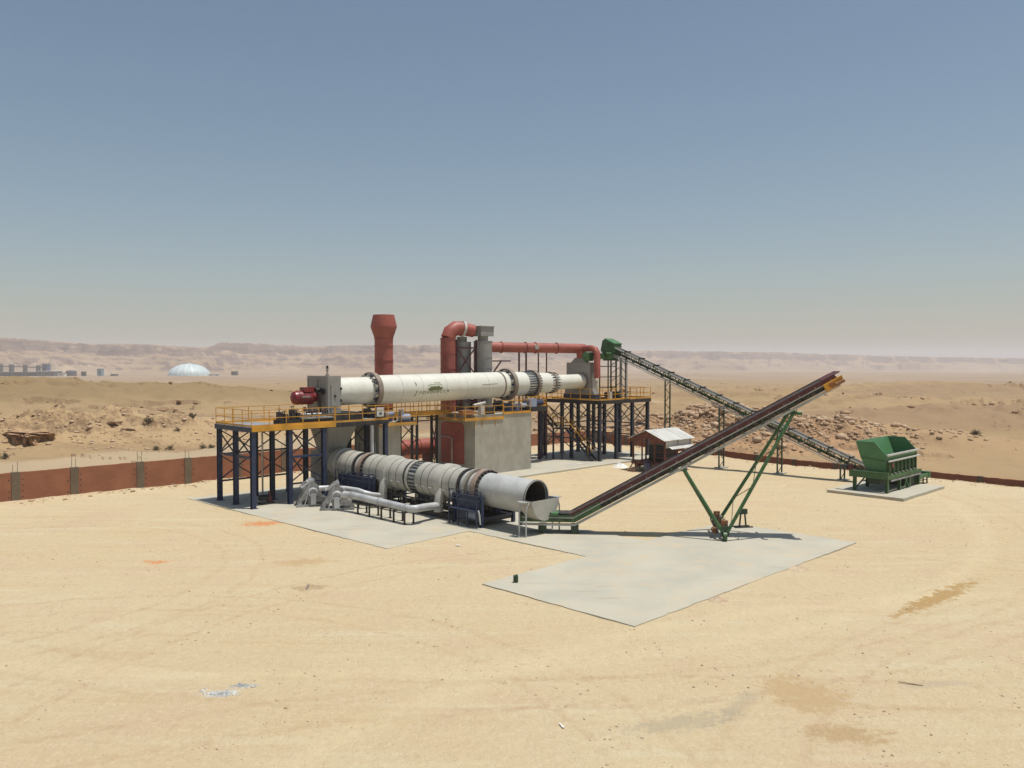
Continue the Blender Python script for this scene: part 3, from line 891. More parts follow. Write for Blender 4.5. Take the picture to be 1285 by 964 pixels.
box('deck_plate', 'amber', bp, 29.82, 33.3, 51.76, 57.1, DK - 0.05, DK)
box('deck_plate', 'deck', bp, 33.32, 38.2, 51.76, 57.1, DK - 0.05, DK)
railing(bp, [(33.3, 51.72), (26.78, 51.72), (26.78, 57.05), (38.1, 57.05)], DK)
railing(bp, [(33.4, 51.72), (38.15, 51.72)], DK - 0.02)
def xbr(par, a, b, z0, z1, mat='steel_dark', th=0.075):
    A0 = Vector((a[0], a[1], z0)); A1 = Vector((a[0], a[1], z1)); B0 = Vector((b[0], b[1], z0)); B1 = Vector((b[0], b[1], z1))
    n = Vector((-(B0 - A0).y, (B0 - A0).x, 0)).normalized() * (th * 0.55)
    bar('brace', mat, par, A0 + n, B1 + n, th, th); bar('brace', mat, par, A1 - n, B0 - n, th, th)
for (a, b_) in (((26.95, 51.9), (26.95, 54.4)), ((26.95, 54.4), (26.95, 56.9))):
    xbr(bp, a, b_, 3.55, 5.1); bar('girt', 'navy', bp, (a[0], a[1], 3.45), (b_[0], b_[1], 3.45), 0.12, 0.16)
for (a, b_) in (((26.95, 56.9), (29.75, 56.9)), ((29.75, 56.9), (32.5, 56.9))):
    for z0, z1 in ((1.5, 3.3), (3.45, 5.15)):
        xbr(bp, a, b_, z0, z1)
    bar('girt', 'steel_dark', bp, (a[0], a[1], 3.38), (b_[0], b_[1], 3.38), 0.1, 0.12)
    bar('girt', 'steel_dark', bp, (a[0], a[1], 1.42), (b_[0], b_[1], 1.42), 0.1, 0.12)
for z0, z1 in ((1.5, 3.2), (3.45, 5.15)):
    xbr(bp, (29.75, 51.9), (32.5, 51.9), z0, z1)
    xbr(bp, (32.5, 54.4), (32.5, 56.9), z0, z1)
    xbr(bp, (38.0, 54.4), (38.0, 56.9), z0, z1)
bar('girt', 'navy', bp, (29.75, 51.9, 3.32), (32.5, 51.9, 3.32), 0.14, 0.16)
bar('girt', 'navy', bp, (29.75, 51.9, 1.42), (32.5, 51.9, 1.42), 0.1, 0.12)
xbr(bp, (35.9, 56.9), (38.0, 56.9), 3.4, 5.1)
tube('drain_pipe', 'galv', bp, (36.9, 52.1, SL), (36.9, 52.1, 5.2), 0.14, 14)
tube('pipe', 'steel', bp, (29.4, 55.2, SL), (29.4, 55.2, 5.2), 0.07, 8)

# burner hood, burner, valve train
hood = thing('burner_hood', 'grey steel hood box at the burner end of the kiln', 'hood', (34.5, KQ), z=DK)
box('hood_body', 'greybox', hood, 33.9, 35.04, 53.5, 56.4, 6.15, 8.98)
for q in (53.6, 54.95, 56.3):
    box('stiffener', 'greybox', hood, 33.84, 33.9, q - 0.05, q + 0.05, 6.15, 8.98)
box('stiffener', 'greybox', hood, 33.845, 33.9, 53.65, 56.25, 8.70, 8.80)
box('skid_base', 'black', hood, 33.8, 36.9, 53.35, 56.5, DK + 0.01, 6.15)
ad = box('access_door', 'greybox', hood, 34.15, 34.75, 53.44, 53.5, 6.7, 8.3)
box('door_latch', 'black', ad, 34.4, 34.55, 53.38, 53.44, 7.35, 7.55)
for z in (7.0, 7.9):
    tube('hinge', 'black', hood, (35.06, 53.52, z), (35.06, 53.52, z + 0.2), 0.09, 10)
MB().lathe((34.1, 53.9, 8.98), (0, 0, 1), [(0, 0.16), (0.12, 0.16), (0.12, 0.07), (0.42, 0.07), (0.42, 0.11), (0.55, 0.11), (0.55, 0)], 14).build('sight_port', 'steel', hood)
tube('sight_cap', 'black', hood, (34.1, 53.9, 9.36), (34.1, 53.9, 9.75), 0.09, 10)
brn = thing('burner', 'crimson cylindrical burner mounted on the grey hood', 'burner', (32.7, KQ), z=DK)
bz = 7.35
MB().lathe((31.75, KQ + 0.1, bz), (1, 0, 0), [(0, 0), (0.02, 0.28), (0.14, 0.46), (0.35, 0.52), (1.5, 0.52), (1.5, 0.56), (1.62, 0.56), (1.62, 0.34), (2.1, 0.34), (2.1, 0)], 32).build('burner_body', 'crimson', brn)
for k in range(3):
    a = 0.4 + k * 0.42
    MB().lathe((31.75 + a, KQ + 0.1, bz), (1, 0, 0), [(0, 0.5), (0, 0.545), (0.05, 0.545), (0.05, 0.5)], 32, closed=True).build('body_band', 'maroon', brn)
box('motor_cover', 'crimson', brn, 32.55, 33.5, KQ - 0.35, KQ + 0.35, bz + 0.42, bz + 0.78)
box('name_plate', 'steel', brn, 32.3, 33.0, KQ - 0.46, KQ - 0.40, bz + 0.02, bz + 0.14)
tube('gas_pipe', 'black', brn, (33.4, KQ - 0.5, bz + 0.55), (33.9, KQ - 0.5, bz + 0.55), 0.17, 12)
tube('valve_wheel', 'black', brn, (33.75, KQ - 0.9, bz + 0.45), (33.85, KQ - 0.9, bz + 0.45), 0.22, 14)
tube('gas_pipe', 'black', brn, (33.6, KQ - 0.8, bz - 1.2), (33.6, KQ - 0.8, bz + 0.4), 0.10, 10)
sk = thing('valve_train', 'long black fuel valve train on skids along the burner platform deck', 'machinery', (31.4, 53.2), z=DK)
for q in (52.5, 53.4):
    box('skid_rail', 'black', sk, 29.4, 33.7, q, q + 0.16, DK + 0.01, DK + 0.32)
box('top_plate', 'galv_dull', sk, 31.0, 33.7, 52.35, 53.7, DK + 0.33, DK + 0.42)
for p, hh in ((29.5, 0.9), (29.9, 0.75), (30.5, 1.05), (30.9, 0.8)):
    box('valve_body', 'black', sk, p - 0.14, p + 0.14, 52.6, 53.1, DK + 0.30, DK + hh)
    tube('valve_stem', 'steel', sk, (p, 52.9, DK + hh), (p, 52.9, DK + hh + 0.22), 0.05, 8)
    tube('hand_wheel', 'black', sk, (p, 52.9, DK + hh + 0.18), (p, 52.9, DK + hh + 0.22), 0.16, 12)
tube('fuel_pipe', 'black', sk, (29.4, 52.85, DK + 0.55), (33.6, 52.85, DK + 0.55), 0.09, 10)
tube('pressure_gauge', 'maroon', sk, (31.4, 52.6, DK + 1.05), (31.4, 52.7, DK + 1.05), 0.16, 14)
bar('gauge_post', 'steel', sk, (31.4, 52.7, DK + 0.42), (31.4, 52.7, DK + 0.95), 0.05)
for k in range(5):
    p = 31.7 + k * 0.45
    MB().sweep([(p, 53.0, DK + 0.42), (p + 0.05, 53.0, DK + 0.9), (p + 0.22, 53.05, DK + 1.05), (p + 0.4, 53.1, DK + 0.7)], 0.045, 6).build('hose', 'maroon' if k % 2 else 'black', sk)
for p in (32.0, 32.9):
    tube('cylinder', 'galv', sk, (p - 0.35, 53.45, DK + 0.55), (p + 0.35, 53.45, DK + 0.55), 0.13, 12)
sg = thing('notice_board', 'small white notice board hung on the yellow platform railing', 'sign', (37.4, 51.66), z=DK)
box('board', 'white', sg, 37.0, 37.65, 51.60, 51.63, DK + 0.28, DK + 0.98)
box('symbol', 'navy', sg, 37.22, 37.45, 51.592, 51.599, DK + 0.42, DK + 0.60)
box('header', 'amber', sg, 37.05, 37.6, 51.592, 51.599, DK + 0.74, DK + 0.80)
wb = thing('drive_cover', 'pale blue-grey drum motor beside the roller station near the notice board', 'motor', (40.9, 53.2), z=5.1)
tube('motor_body', 'bluegrey', wb, (40.2, 52.95, 5.55), (41.1, 52.95, 5.55), 0.3, 16)
box('motor_base', 'navy', wb, 40.1, 41.2, 52.65, 53.2, 5.09, 5.3)
tube('air_intake', 'bluegrey', wb, (40.35, 52.95, 5.8), (40.35, 52.95, 6.25), 0.22, 12)
chute = thing('discharge_chute', 'grey steel discharge chute from the burner hood down to the cooler drum', 'chute', (35.0, KQ))
MB().add([(33.95, 53.6, DK - 0.4), (36.6, 53.6, DK - 0.4), (36.6, 56.3, DK - 0.4), (33.95, 56.3, DK - 0.4), (34.2, 53.9, 3.2), (35.6, 53.9, 3.2), (35.6, 55.5, 3.2), (34.2, 55.5, 3.2)],
         [(0, 1, 2, 3), (7, 6, 5, 4), (0, 4, 5, 1), (1, 5, 6, 2), (2, 6, 7, 3), (3, 7, 4, 0)]).build('chute_body', 'greybox', chute, smooth=False)
box('chute_foot', 'greybox', chute, 34.0, 35.8, 54.6, 56.2, SL, 3.2)

# ------------------------------------------------------------------ cooler drum
CP = 34.9
def cz(q):
    return 2.08 + (q - 33.0) * 0.012
cdv = Vector((0, -1, -0.012)).normalized()
cool = thing('cooler_drum', 'grey ribbed rotary cooler drum lying open-mouthed under the kiln', 'drum', (CP, 43.5))
def cpt(q, dp=0, dz=0):
    return (CP + dp, q, cz(q) + dz)
def cring(name, mat, par, q, wdt, r0, r1, n=48):
    return MB().lathe(cpt(q), cdv, [(-wdt / 2, r0), (-wdt / 2, r1), (wdt / 2, r1), (wdt / 2, r0)], n, closed=True).build(name, mat, par)
def csh(name, mat, q0, q1, r):
    L = q0 - q1
    return MB().lathe(cpt(q0), cdv, [(0, 0), (0, r), (L, r), (L, 0)], 56).build(name, mat, cool)
csh('shell', 'drum2', 54.4, 37.6, 1.0)
# open mouth end: outer wall, inner lining
Lm = 37.6 - 32.85
MB().lathe(cpt(37.6), cdv, [(0, 1.03), (Lm, 1.03), (Lm, 0.985), (0.6, 0.985), (0.6, 0.0)], 64).build('mouth_shell', 'drum2', cool)
MB().lathe(cpt(37.0), cdv, [(0, 0.0), (0.02, 0.98), (3.95, 0.98), (3.95, 0.93), (0.06, 0.93), (0.06, 0)], 48).build('lining', 'dark_in', cool)
cring('mouth_lip', 'seam', cool, 32.9, 0.07, 0.97, 1.055)
def jacket(q0, q1, nband):
    j = csh('cooling_jacket', 'drum', q0, q1, 1.10)
    for k in range(nband + 1):
        q = q0 + (q1 - q0) * k / nband
        cring('jacket_band', 'seam', j, q, 0.06, 1.05, 1.116)  # dark band colour paints in the thin shadow line at each ring
    for k in range(nband):
        q = q0 + (q1 - q0) * (k + 0.5) / nband
        MB().bar((CP - 1.13, q - 0.17, cz(q) - 0.30), (CP - 1.13, q + 0.17, cz(q) - 0.30), 0.14, 0.07).build('clamp', 'white', j, smooth=False)
    return j
j1 = jacket(54.4, 50.3, 5)
j2 = jacket(48.9, 44.25, 6)
j3 = jacket(43.0, 38.8, 6)
def plenum(q, wq, par):
    m = MB().lathe(cpt(q + wq / 2), cdv, [(0, 1.08), (0.10, 1.23), (wq - 0.10, 1.23), (wq, 1.08)], 56)
    return m.build('plenum_hood', 'drum', par)
for q, par in ((52.9, j1), (46.6, j2), (40.6, j3)):
    plenum(q, 0.8, par)
for q in (46.35, 40.35):
    MB().sweep([(CP - 0.9, q, cz(q) - 0.30), (CP - 1.12, q, cz(q) - 0.70), (CP - 1.2, q, cz(q) - 1.1), (CP - 1.22, q, 0.45)], 0.30, 16).build('air_duct', 'drum', cool)
for q, mt in ((50.15, 'black'), (44.1, 'black'), (38.65, 'black')):
    cring('seal_gap', mt, cool, q, 0.14, 0.9, 1.12)
for q in (49.45, 37.2):
    ty = cring('riding_tyre', 'pinktyre', cool, q, 0.42, 1.02, 1.15 if q > 45 else 1.22, 64)
    for k in range(24):
        an = 2 * math.pi * k / 24
        d = Vector((math.cos(an), 0, math.sin(an))); tg = Vector((-math.sin(an), 0, math.cos(an)))
        c0 = Vector(cpt(q - 0.28)) + d * (1.06 if q > 45 else 1.11)
        MB().bar(c0 - tg * 0.07, c0 + tg * 0.07, 0.22, 0.13, up=d).build('tyre_pad', 'black', ty, smooth=False)
cring('flange', 'drum', cool, 38.2, 0.10, 0.9, 1.13); cring('flange', 'tyre', cool, 37.9, 0.06, 0.9, 1.16)
cg = cring('girth_gear', 'drum', cool, 43.9, 0.24, 0.9, 1.14, 64)
for k in range(26):
    an = 2 * math.pi * k / 26
    d = Vector((math.cos(an), 0, math.sin(an)))
    MB().bar(Vector(cpt(43.75)) + d * 1.09, Vector(cpt(43.05)) + d * 1.09, 0.09, 0.05, up=d).build('spring_plate', 'black', cg, smooth=False)

def cradle(q, label, half):
    s = thing('drum_support', label, 'support frame', (CP, q), z=SL)
    for dp in (-1.35, 1.35):
        for dq in (-half, half):
            MB().hcol(CP + dp, q + dq, SL, 1.9, 0.2).build('post', 'navy', s, smooth=False)
    for dp in (-1.35, 1.35):
        bar('top_beam', 'navy', s, (CP + dp, q - half, 1.8), (CP + dp, q + half, 1.8), 0.14, 0.18)
        box('guard_panel', 'navy', s, CP + dp - 0.02, CP + dp + 0.02, q - half + 0.12, q + half * 0.8, 0.35, 1.75)
    box('bed_frame', 'black', s, CP - 1.25, CP + 1.25, q - half, q + half, 0.30, 0.62)
    for dp in (-0.75, 0.75):
        MB().tube((CP + dp, q - 0.25, 0.86), (CP + dp, q + 0.25, 0.86), 0.36, 20).build('support_roller', 'tyre', s)
        for dq in (-0.45, 0.45):
            box('bearing_block', 'navy', s, CP + dp - 0.25, CP + dp + 0.25, q + dq - 0.12, q + dq + 0.12, 0.62, 1.1)
    for dq in (-half, half):
        bar('cross_beam', 'navy', s, (CP - 1.35, q + dq, 0.55), (CP + 1.35, q + dq, 0.55), 0.12)
    railing(s, [(CP - 1.75, q + half), (CP - 1.75, q - half), (CP - 1.4, q - half)], 1.05, h=1.15, step=0.9, mat='navy', th=0.05, toe=False)
    for dq in (-half, -half / 3, half / 3, half):
        bar('post', 'navy', s, (CP - 1.75, q + dq, SL), (CP - 1.75, q + dq, 1.05), 0.08)
    box('floor_grating', 'navy', s, CP - 1.78, CP - 1.36, q - half, q + half, 1.0, 1.05)
    return s
c1 = cradle(49.3, 'navy roller frame with guard rails under the far half of the cooler drum', 2.1)
bf = thing('base_frame', 'long black base frame lying on the slab under the cooler drum', 'frame', (CP, 43.5), z=SL)
for dp in (-0.95, 1.1):
    box('bed_beam', 'black', bf, CP + dp - 0.1, CP + dp + 0.1, 39.0, 46.8, SL, SL + 0.3)
for q in (39.3, 40.9, 42.8, 44.9, 46.4):
    box('cross_beam', 'black', bf, CP - 0.85, CP + 1.0, q - 0.08, q + 0.08, SL, SL + 0.2)
for q in (39.6, 40.7, 41.8, 43.0, 44.4, 45.6, 46.6):
    bar('stub_post', 'black', bf, (CP - 0.95, q, SL + 0.3), (CP - 0.95, q, 1.22 + (q - 39) * 0.012), 0.10)
bar('top_rail', 'black', bf, (CP - 0.95, 39.2, 0.95), (CP - 0.95, 46.8, 1.0), 0.09)
c2 = cradle(37.4, 'navy roller frame with guard rails under the drum close to its plain mouth section', 1.25)
tube('motor', 'bluegrey', c2, (CP - 1.2, 36.6, 0.7), (CP - 1.2, 37.4, 0.7), 0.3, 14)
tube('motor', 'black', c1, (CP - 1.6, 48.3, 0.5), (CP - 1.6, 49.2, 0.5), 0.26, 14)
MB().sweep([(CP - 1.75, 36.0, 1.15), (CP - 1.75, 35.9, 0.9), (CP - 1.72, 35.85, 0.3)], 0.05, 8).build('grab_rail', 'galv', c2)
gd = thing('gear_drive', 'dark motor and gearbox frame under the middle of the cooler drum', 'drive', (CP, 43.5), z=SL)
box('bed_frame', 'black', gd, CP - 0.2, CP + 1.4, 42.6, 44.6, SL, 0.55)
box('gearbox', 'navy', gd, CP + 0.2, CP + 1.0, 43.3, 44.3, 0.55, 1.05)
tube('motor', 'bluegrey', gd, (CP + 0.5, 42.4, 0.8), (CP + 0.5, 43.3, 0.8), 0.25, 14)
for q, lb in ((47.6, 'thin black trestle under the drum just right of the far navy roller frame'), (45.6, 'thin black trestle under the drum below its middle hood ring'), (42.3, 'thin black trestle under the drum right of its black-plated gear ring'), (41.3, 'thin black trestle under the drum left of its second raised hood ring'), (39.6, 'thin black trestle under the drum nearest its plain mouth section')):
    st = thing('drum_trestle', lb, 'trestle', (CP + 0.6, q), z=SL, group='trestles under the cooler drum')
    for dp in (-0.4, 1.3):
        bar('leg', 'black', st, (CP + dp, q, SL), (CP + dp, q, 1.15), 0.09)
    bar('crossbar', 'black', st, (CP - 0.5, q, 0.85), (CP + 1.4, q, 0.85), 0.08)
    bar('crossbar', 'black', st, (CP - 0.5, q, 0.45), (CP + 1.4, q, 0.45), 0.06)

# mouth chute and its stand
mc = thing('outlet_hood', 'half-round grey outlet hood on pipe legs at the drum mouth', 'hood', (CP, 32.6), z=SL)
prof = []
qs0, qs1 = 33.1, 32.15
m = MB(); n = 22
zc = cz(32.6)
outer = []
for k in range(n + 1):
    an = math.pi + math.pi * k / n
    outer.append((CP + 1.14 * math.cos(an), zc - 0.02 + 1.22 * math.sin(an)))
for k in range(n):
    a, b_ = outer[k], outer[k + 1]
    m.add([(a[0], qs0, a[1]), (b_[0], qs0, b_[1]), (b_[0], qs1, b_[1]), (a[0], qs1, a[1])], [(0, 1, 2, 3)])
    m.add([(CP + (a[0] - CP) * 0.96, qs0, zc + (a[1] - zc) * 0.96), (CP + (b_[0] - CP) * 0.96, qs0, zc + (b_[1] - zc) * 0.96), (CP + (b_[0] - CP) * 0.96, qs1, zc + (b_[1] - zc) * 0.96), (CP + (a[0] - CP) * 0.96, qs1, zc + (a[1] - zc) * 0.96)], [(3, 2, 1, 0)])
m.build('trough', 'drum', mc)
MB().prism(outer, 'y', qs1 - 0.03, qs1).build('end_plate', 'drum', mc, smooth=False)
for dp in (-1.42, 1.42):
    for q in (32.9, 32.35):
        sgn = 1 if dp > 0 else -1
        MB().sweep([(CP + dp, q, SL), (CP + dp, q, 1.55), (CP + dp - sgn * 0.06, q, 1.72), (CP + dp - sgn * 0.30, q, 2.0)], 0.045, 8).build('leg', 'galv', mc)
    bar('crossbar', 'galv', mc, (CP + dp, 32.9, 0.85), (CP + dp, 32.35, 0.85), 0.05)
    box('top_pad', 'galv', mc, CP + dp - 0.16, CP + dp + 0.16, 32.3, 32.95, 2.0, 2.03)

# galvanised blowers and air pipes
def blower(name_label, p, q, rz):
    o = wthing('blower_fan', name_label, 'blower', W(p, q, SL), R(45) + rz, 'galvanised blowers beside the cooler')
    MB().lathe((0, 0, 0.95), (0, 1, 0), [(-0.28, 0.12), (-0.28, 0.62), (0.28, 0.62), (0.28, 0.12)], 20).build('scroll_casing', 'galv_dull', o)
    for y in (-0.34, 0.34):
        MB().prism([(-1.05, .05), (-.78, .05), (-.72, .42), (-.36, .52), (-.32, .05), (.02, .05), (.08, .48), (.5, .34), (.58, .05), (1.1, .05), (1.12, .2), (.5, .98), (.32, 1.25), (.08, 1.85), (-.28, 1.85), (-.5, 1.15), (-1.05, .32)], 'y', y - 0.02, y + 0.02).build('side_plate', 'galv_dull', o, smooth=False)
    MB().prism([(-0.30, 1.62), (0.12, 1.78), (0.10, 1.86), (-0.36, 1.70)], 'y', -0.38, 0.38).build('top_cap', 'galv', o, smooth=False)
    for y in (-0.42, 0.42):
        box('base_channel', 'galv_dull', o, -1.15, 1.15, y - 0.06, y + 0.06, 0.0, 0.16)
    for x in (-0.9, 0.9):
        box('cross_channel', 'galv_dull', o, x - 0.08, x + 0.08, -0.48, 0.48, 0.16, 0.22)
    tube('motor', 'galv_dull', o, (0.75, -0.25, 0.45), (0.75, 0.3, 0.45), 0.22, 14)
    MB().lathe((0.0, -0.36, 0.95), (0, -1, 0), [(0, 0.36), (0.18, 0.30), (0.18, 0.24), (0.02, 0.2), (0.02, 0)], 18).build('inlet_ring', 'galv', o)
    for k in range(7):
        xa = -0.9 + k * 0.3
        tube('bolt', 'galv', o, (xa, -0.37, 0.62 - abs(k - 2.5) * 0.03), (xa, -0.43, 0.62 - abs(k - 2.5) * 0.03), 0.035, 6)
    box('belt_guard', 'galv_dull', o, 0.2, 0.95, -0.46, -0.37, 0.3, 0.62)
    box('bearing_pedestal', 'galv', o, -0.18, 0.18, -0.62, -0.4, 0.16, 0.9)
    bar('top_frame', 'galv', o, (-0.75, -0.36, 1.35), (0.05, -0.36, 1.95), 0.07, 0.1)
    bar('top_frame', 'galv', o, (-0.75, 0.36, 1.35), (0.05, 0.36, 1.95), 0.07, 0.1)
    bar('top_frame', 'galv', o, (-0.75, -0.36, 1.35), (-0.75, 0.36, 1.35), 0.07, 0.1)
    bar('stiffener', 'galv', o, (-0.45, -0.385, 0.95), (0.35, -0.385, 0.95), 0.05, 0.07)
    bar('stiffener', 'galv', o, (-0.55, -0.385, 0.15), (-0.2, -0.385, 1.6), 0.05, 0.07)
    return o
blower('galvanised blower with triangular side plates by the navy platform columns', 30.45, 50.2, R(-20))
blower('galvanised blower joined to the long silver air pipe', 30.9, 47.7, R(-35))
ap = thing('air_pipe', 'long silver air pipe on black stands beside the cooler drum', 'pipe', (31.1, 43), z=SL)
MB().sweep([(30.9, 46.9, 1.12), (31.05, 46.3, 1.12), (31.1, 46.0, 1.12), (31.1, 40.0, 1.0), (31.3, 39.75, 1.0), (31.7, 39.75, 1.0), (32.2, 40.05, 0.95), (33.6, 40.3, 0.85)], 0.235, 18).build('pipe', 'galv', ap)
for q in (46.1, 43.1, 40.3):
    MB().lathe((31.1, q, 1.12 - (46.1 - q) * 0.0175), (0, 1, 0), [(-0.04, 0.22), (-0.04, 0.29), (0.04, 0.29), (0.04, 0.22)], 20, closed=True).build('pipe_flange', 'galv', ap)
for q in (45.2, 43.9, 42.6, 41.3, 40.2):
    for dp in (-0.25, 0.45):
        bar('stand_leg', 'black', ap, (31.1 + dp, q, SL), (31.1 + dp, q, 0.80), 0.09)
        box('stand_foot', 'black', ap, 31.1 + dp - 0.1, 31.1 + dp + 0.1, q - 0.1, q + 0.1, SL, SL + 0.04)
    bar('stand_crossbar', 'black', ap, (30.8, q, 0.76), (31.6, q, 0.76), 0.07)
for p in (30.85, 31.55):
    bar('stand_rail', 'black', ap, (p, 45.2, 0.72), (p, 40.2, 0.72), 0.06)
ap2 = thing('air_pipe', 'shorter silver air pipe running from the rear blower to the drum side duct', 'pipe', (32.0, 47.5), z=SL)
MB().sweep([(30.6, 49.5, 1.3), (31.2, 49.1, 1.3), (32.0, 48.3, 1.25), (32.3, 47.3, 1.2), (32.35, 46.6, 1.1), (32.8, 46.35, 0.95), (33.6, 46.35, 0.8)], 0.18, 16).build('pipe', 'galv', ap2)
for q in (48.2, 47.1):
    bar('stand_leg', 'black', ap2, (32.2, q, SL), (32.2, q, 1.05), 0.09)
ap3 = thing('air_pipe', 'dull silver intake pipe behind the navy columns left of the rear blower', 'pipe', (30.6, 52), z=SL)
MB().sweep([(30.3, 50.7, 1.0), (30.6, 51.4, 1.0), (31.2, 52.3, 1.1), (32.4, 53.2, 1.3), (33.9, 53.4, 1.6)], 0.24, 16).build('pipe', 'galv_dull', ap3)
for q, p in ((51.4, 30.6), (52.6, 31.6)):
    bar('stand_leg', 'black', ap3, (p, q, SL), (p, q, 0.9), 0.09)
vl = thing('pump_unit', 'small dark pump on the slab at the foot of a platform column', 'pump', (28.4, 53.0), z=SL)
box('pump_base', 'black', vl, 28.0, 29.0, 52.7, 53.3, SL, SL + 0.14)
tube('pump_motor', 'black', vl, (28.0, 53.0, 0.5), (28.6, 53.0, 0.5), 0.2, 14)
MB().lathe((28.75, 53.0, SL + 0.14), (0, 0, 1), [(0, 0.2), (0.4, 0.2), (0.5, 0.1), (0.75, 0.1), (0.75, 0)], 14).build('pump_head', 'maroon', vl)

# ------------------------------------------------------------------ feed platform
fp = thing('feed_platform', 'raised dark steel feed platform with thin yellow railings at the kiln inlet', 'platform', (68.2, 55.5))
FD = 6.2
FP = [64.2, 66.9, 69.6, 72.3]; FQ = [51.8, 55.5, 59.2]
for p in FP:
    for q in FQ:
        cc = MB().hcol(p, q, 0.11, FD - 0.35, 0.30).build('column', 'steel_dark', fp, smooth=False)
        box('base_plate', 'steel_dark', cc, p - 0.25, p + 0.25, q - 0.25, q + 0.25, 0.10, 0.15)
for q in FQ:
    box('floor_beam', 'steel_dark', fp, 64.0, 72.5, q - 0.13, q + 0.13, FD - 0.36, FD - 0.06)
for p in FP:
    box('cross_beam', 'steel_dark', fp, p - 0.12, p + 0.12, 51.65, 59.35, FD - 0.35, FD - 0.05)
box('edge_beam', 'black', fp, 63.9, 63.98, 51.55, 59.4, FD - 0.38, FD - 0.02)
box('edge_beam', 'black', fp, 63.98, 72.55, 51.5, 51.58, FD - 0.38, FD - 0.02)
box('deck_plate', 'amber', fp, 64.0, 72.55, 51.6, 59.4, FD - 0.045, FD)
railing(fp, [(63.95, 58.0), (63.95, 51.55), (72.5, 51.55), (72.5, 59.4), (64.0, 59.4)], FD, th=0.05)
for i in range(3):
    for q in (51.8, 59.2):
        xbr(fp, (FP[i], q), (FP[i + 1], q), 3.6, 5.7); bar('girt', 'steel_dark', fp, (FP[i], q, 3.45), (FP[i + 1], q, 3.45), 0.12)
        if i != 1: xbr(fp, (FP[i], q), (FP[i + 1], q), 1.2, 3.3)
for j in range(2):
    for p in (64.2, 72.3):
        xbr(fp, (p, FQ[j]), (p, FQ[j + 1]), 3.6, 5.7); bar('girt', 'steel_dark', fp, (p, FQ[j], 3.45), (p, FQ[j + 1], 3.45), 0.12)
        bar('girt', 'steel_dark', fp, (p, FQ[j], 2.2), (p, FQ[j + 1], 2.2), 0.1)
    xbr(fp, (64.2, FQ[j]), (64.2, FQ[j + 1]), 1.2, 3.3)
# stair with a mid landing at the left end
stt = thing('steel_stair', 'dark steel stair with a half landing and yellow handrail beside the feed platform', 'stair', (62.8, 56.5))
def flight(a, b, wdt, nst):
    A = Vector(a); B = Vector(b); side = Vector((-(B - A).y, (B - A).x, 0)).normalized() * wdt / 2
    for s_ in (-1, 1):
        bar('stringer', 'steel_dark', stt, A + side * s_, B + side * s_, 0.06, 0.24)
        bar('handrail', 'yellow', stt, A + side * s_ + Vector((0, 0, 1)), B + side * s_ + Vector((0, 0, 1)), 0.05)
        for k in range(4):
            c = A.lerp(B, (k + 0.3) / 4) + side * s_
            bar('railing_post', 'yellow', stt, c, c + Vector((0, 0, 1)), 0.045)
    d = Vector(((B - A).x, (B - A).y, 0)).normalized() * 0.14
    for k in range(nst):
        c = A.lerp(B, (k + 0.5) / nst)
        vs = [c - side - d, c + side - d, c + side + d, c - side + d]
        MB().add([tuple(v) for v in vs] + [tuple(v + Vector((0, 0, 0.04))) for v in vs], [(0, 3, 2, 1), (4, 5, 6, 7), (0, 1, 5, 4), (1, 2, 6, 5), (2, 3, 7, 6), (3, 0, 4, 7)]).build('step', 'steel_dark', stt, smooth=False)
flight((62.4, 59.4, FD - 0.05), (62.9, 56.6, 3.35), 0.8, 10)
box('landing', 'steel_dark', stt, 62.4, 63.8, 55.2, 56.5, 3.2, 3.32)
flight((63.3, 55.2, 3.25), (63.9, 52.2, 0.15), 0.8, 11)
railing(stt, [(62.42, 56.4), (62.42, 55.22), (63.0, 55.22)], 3.32, step=0.6, toe=False)
for p, q in ((62.45, 56.45), (63.75, 56.45), (62.45, 55.25)):
    bar('post', 'steel_dark', stt, (p, q, 0.1), (p, q, 3.2), 0.14)
for q in (57.6, 59.3):
    MB().hcol(61.9, q, 0.11, FD - 0.1, 0.24).build('column', 'steel_dark', stt, smooth=False)
box('top_landing', 'steel_dark', stt, 61.7, 63.88, 58.6, 59.6, FD - 0.16, FD - 0.04)

# feed house
fh = thing('feed_house', 'grey steel inlet box closing the narrow end of the kiln', 'hood', (65.5, KQ), z=FD)
box('house_body', 'greybox', fh, 65.05, 66.0, 53.75, 56.95, 7.4, 10.0)
MB().add([(65.02, 53.72, 7.4), (66.05, 53.72, 7.4), (66.05, 56.98, 7.4), (65.02, 56.98, 7.4), (64.9, 53.5, 6.75), (66.25, 53.5, 6.75), (66.25, 57.1, 6.75), (64.9, 57.1, 6.75)],
         [(0, 1, 2, 3), (7, 6, 5, 4), (0, 4, 5, 1), (1, 5, 6, 2), (2, 6, 7, 3), (3, 7, 4, 0)]).build('flared_base', 'greybox', fh, smooth=False)
box('skid_base', 'navy', fh, 64.85, 66.4, 53.4, 57.2, FD + 0.01, 6.75)
MB().lathe((64.98, KQ, kz(65.1)), (1, 0, 0), [(0, 0.72), (0, 0.95), (0.07, 0.95), (0.07, 0.72)], 40, closed=True).build('seal_ring', 'tyre', fh)
box('side_rib', 'greybox', fh, 65.3, 65.42, 53.66, 53.75, 7.4, 10.0)
box('side_box', 'white', fh, 66.05, 66.35, 53.8, 54.6, 7.0, 8.1)
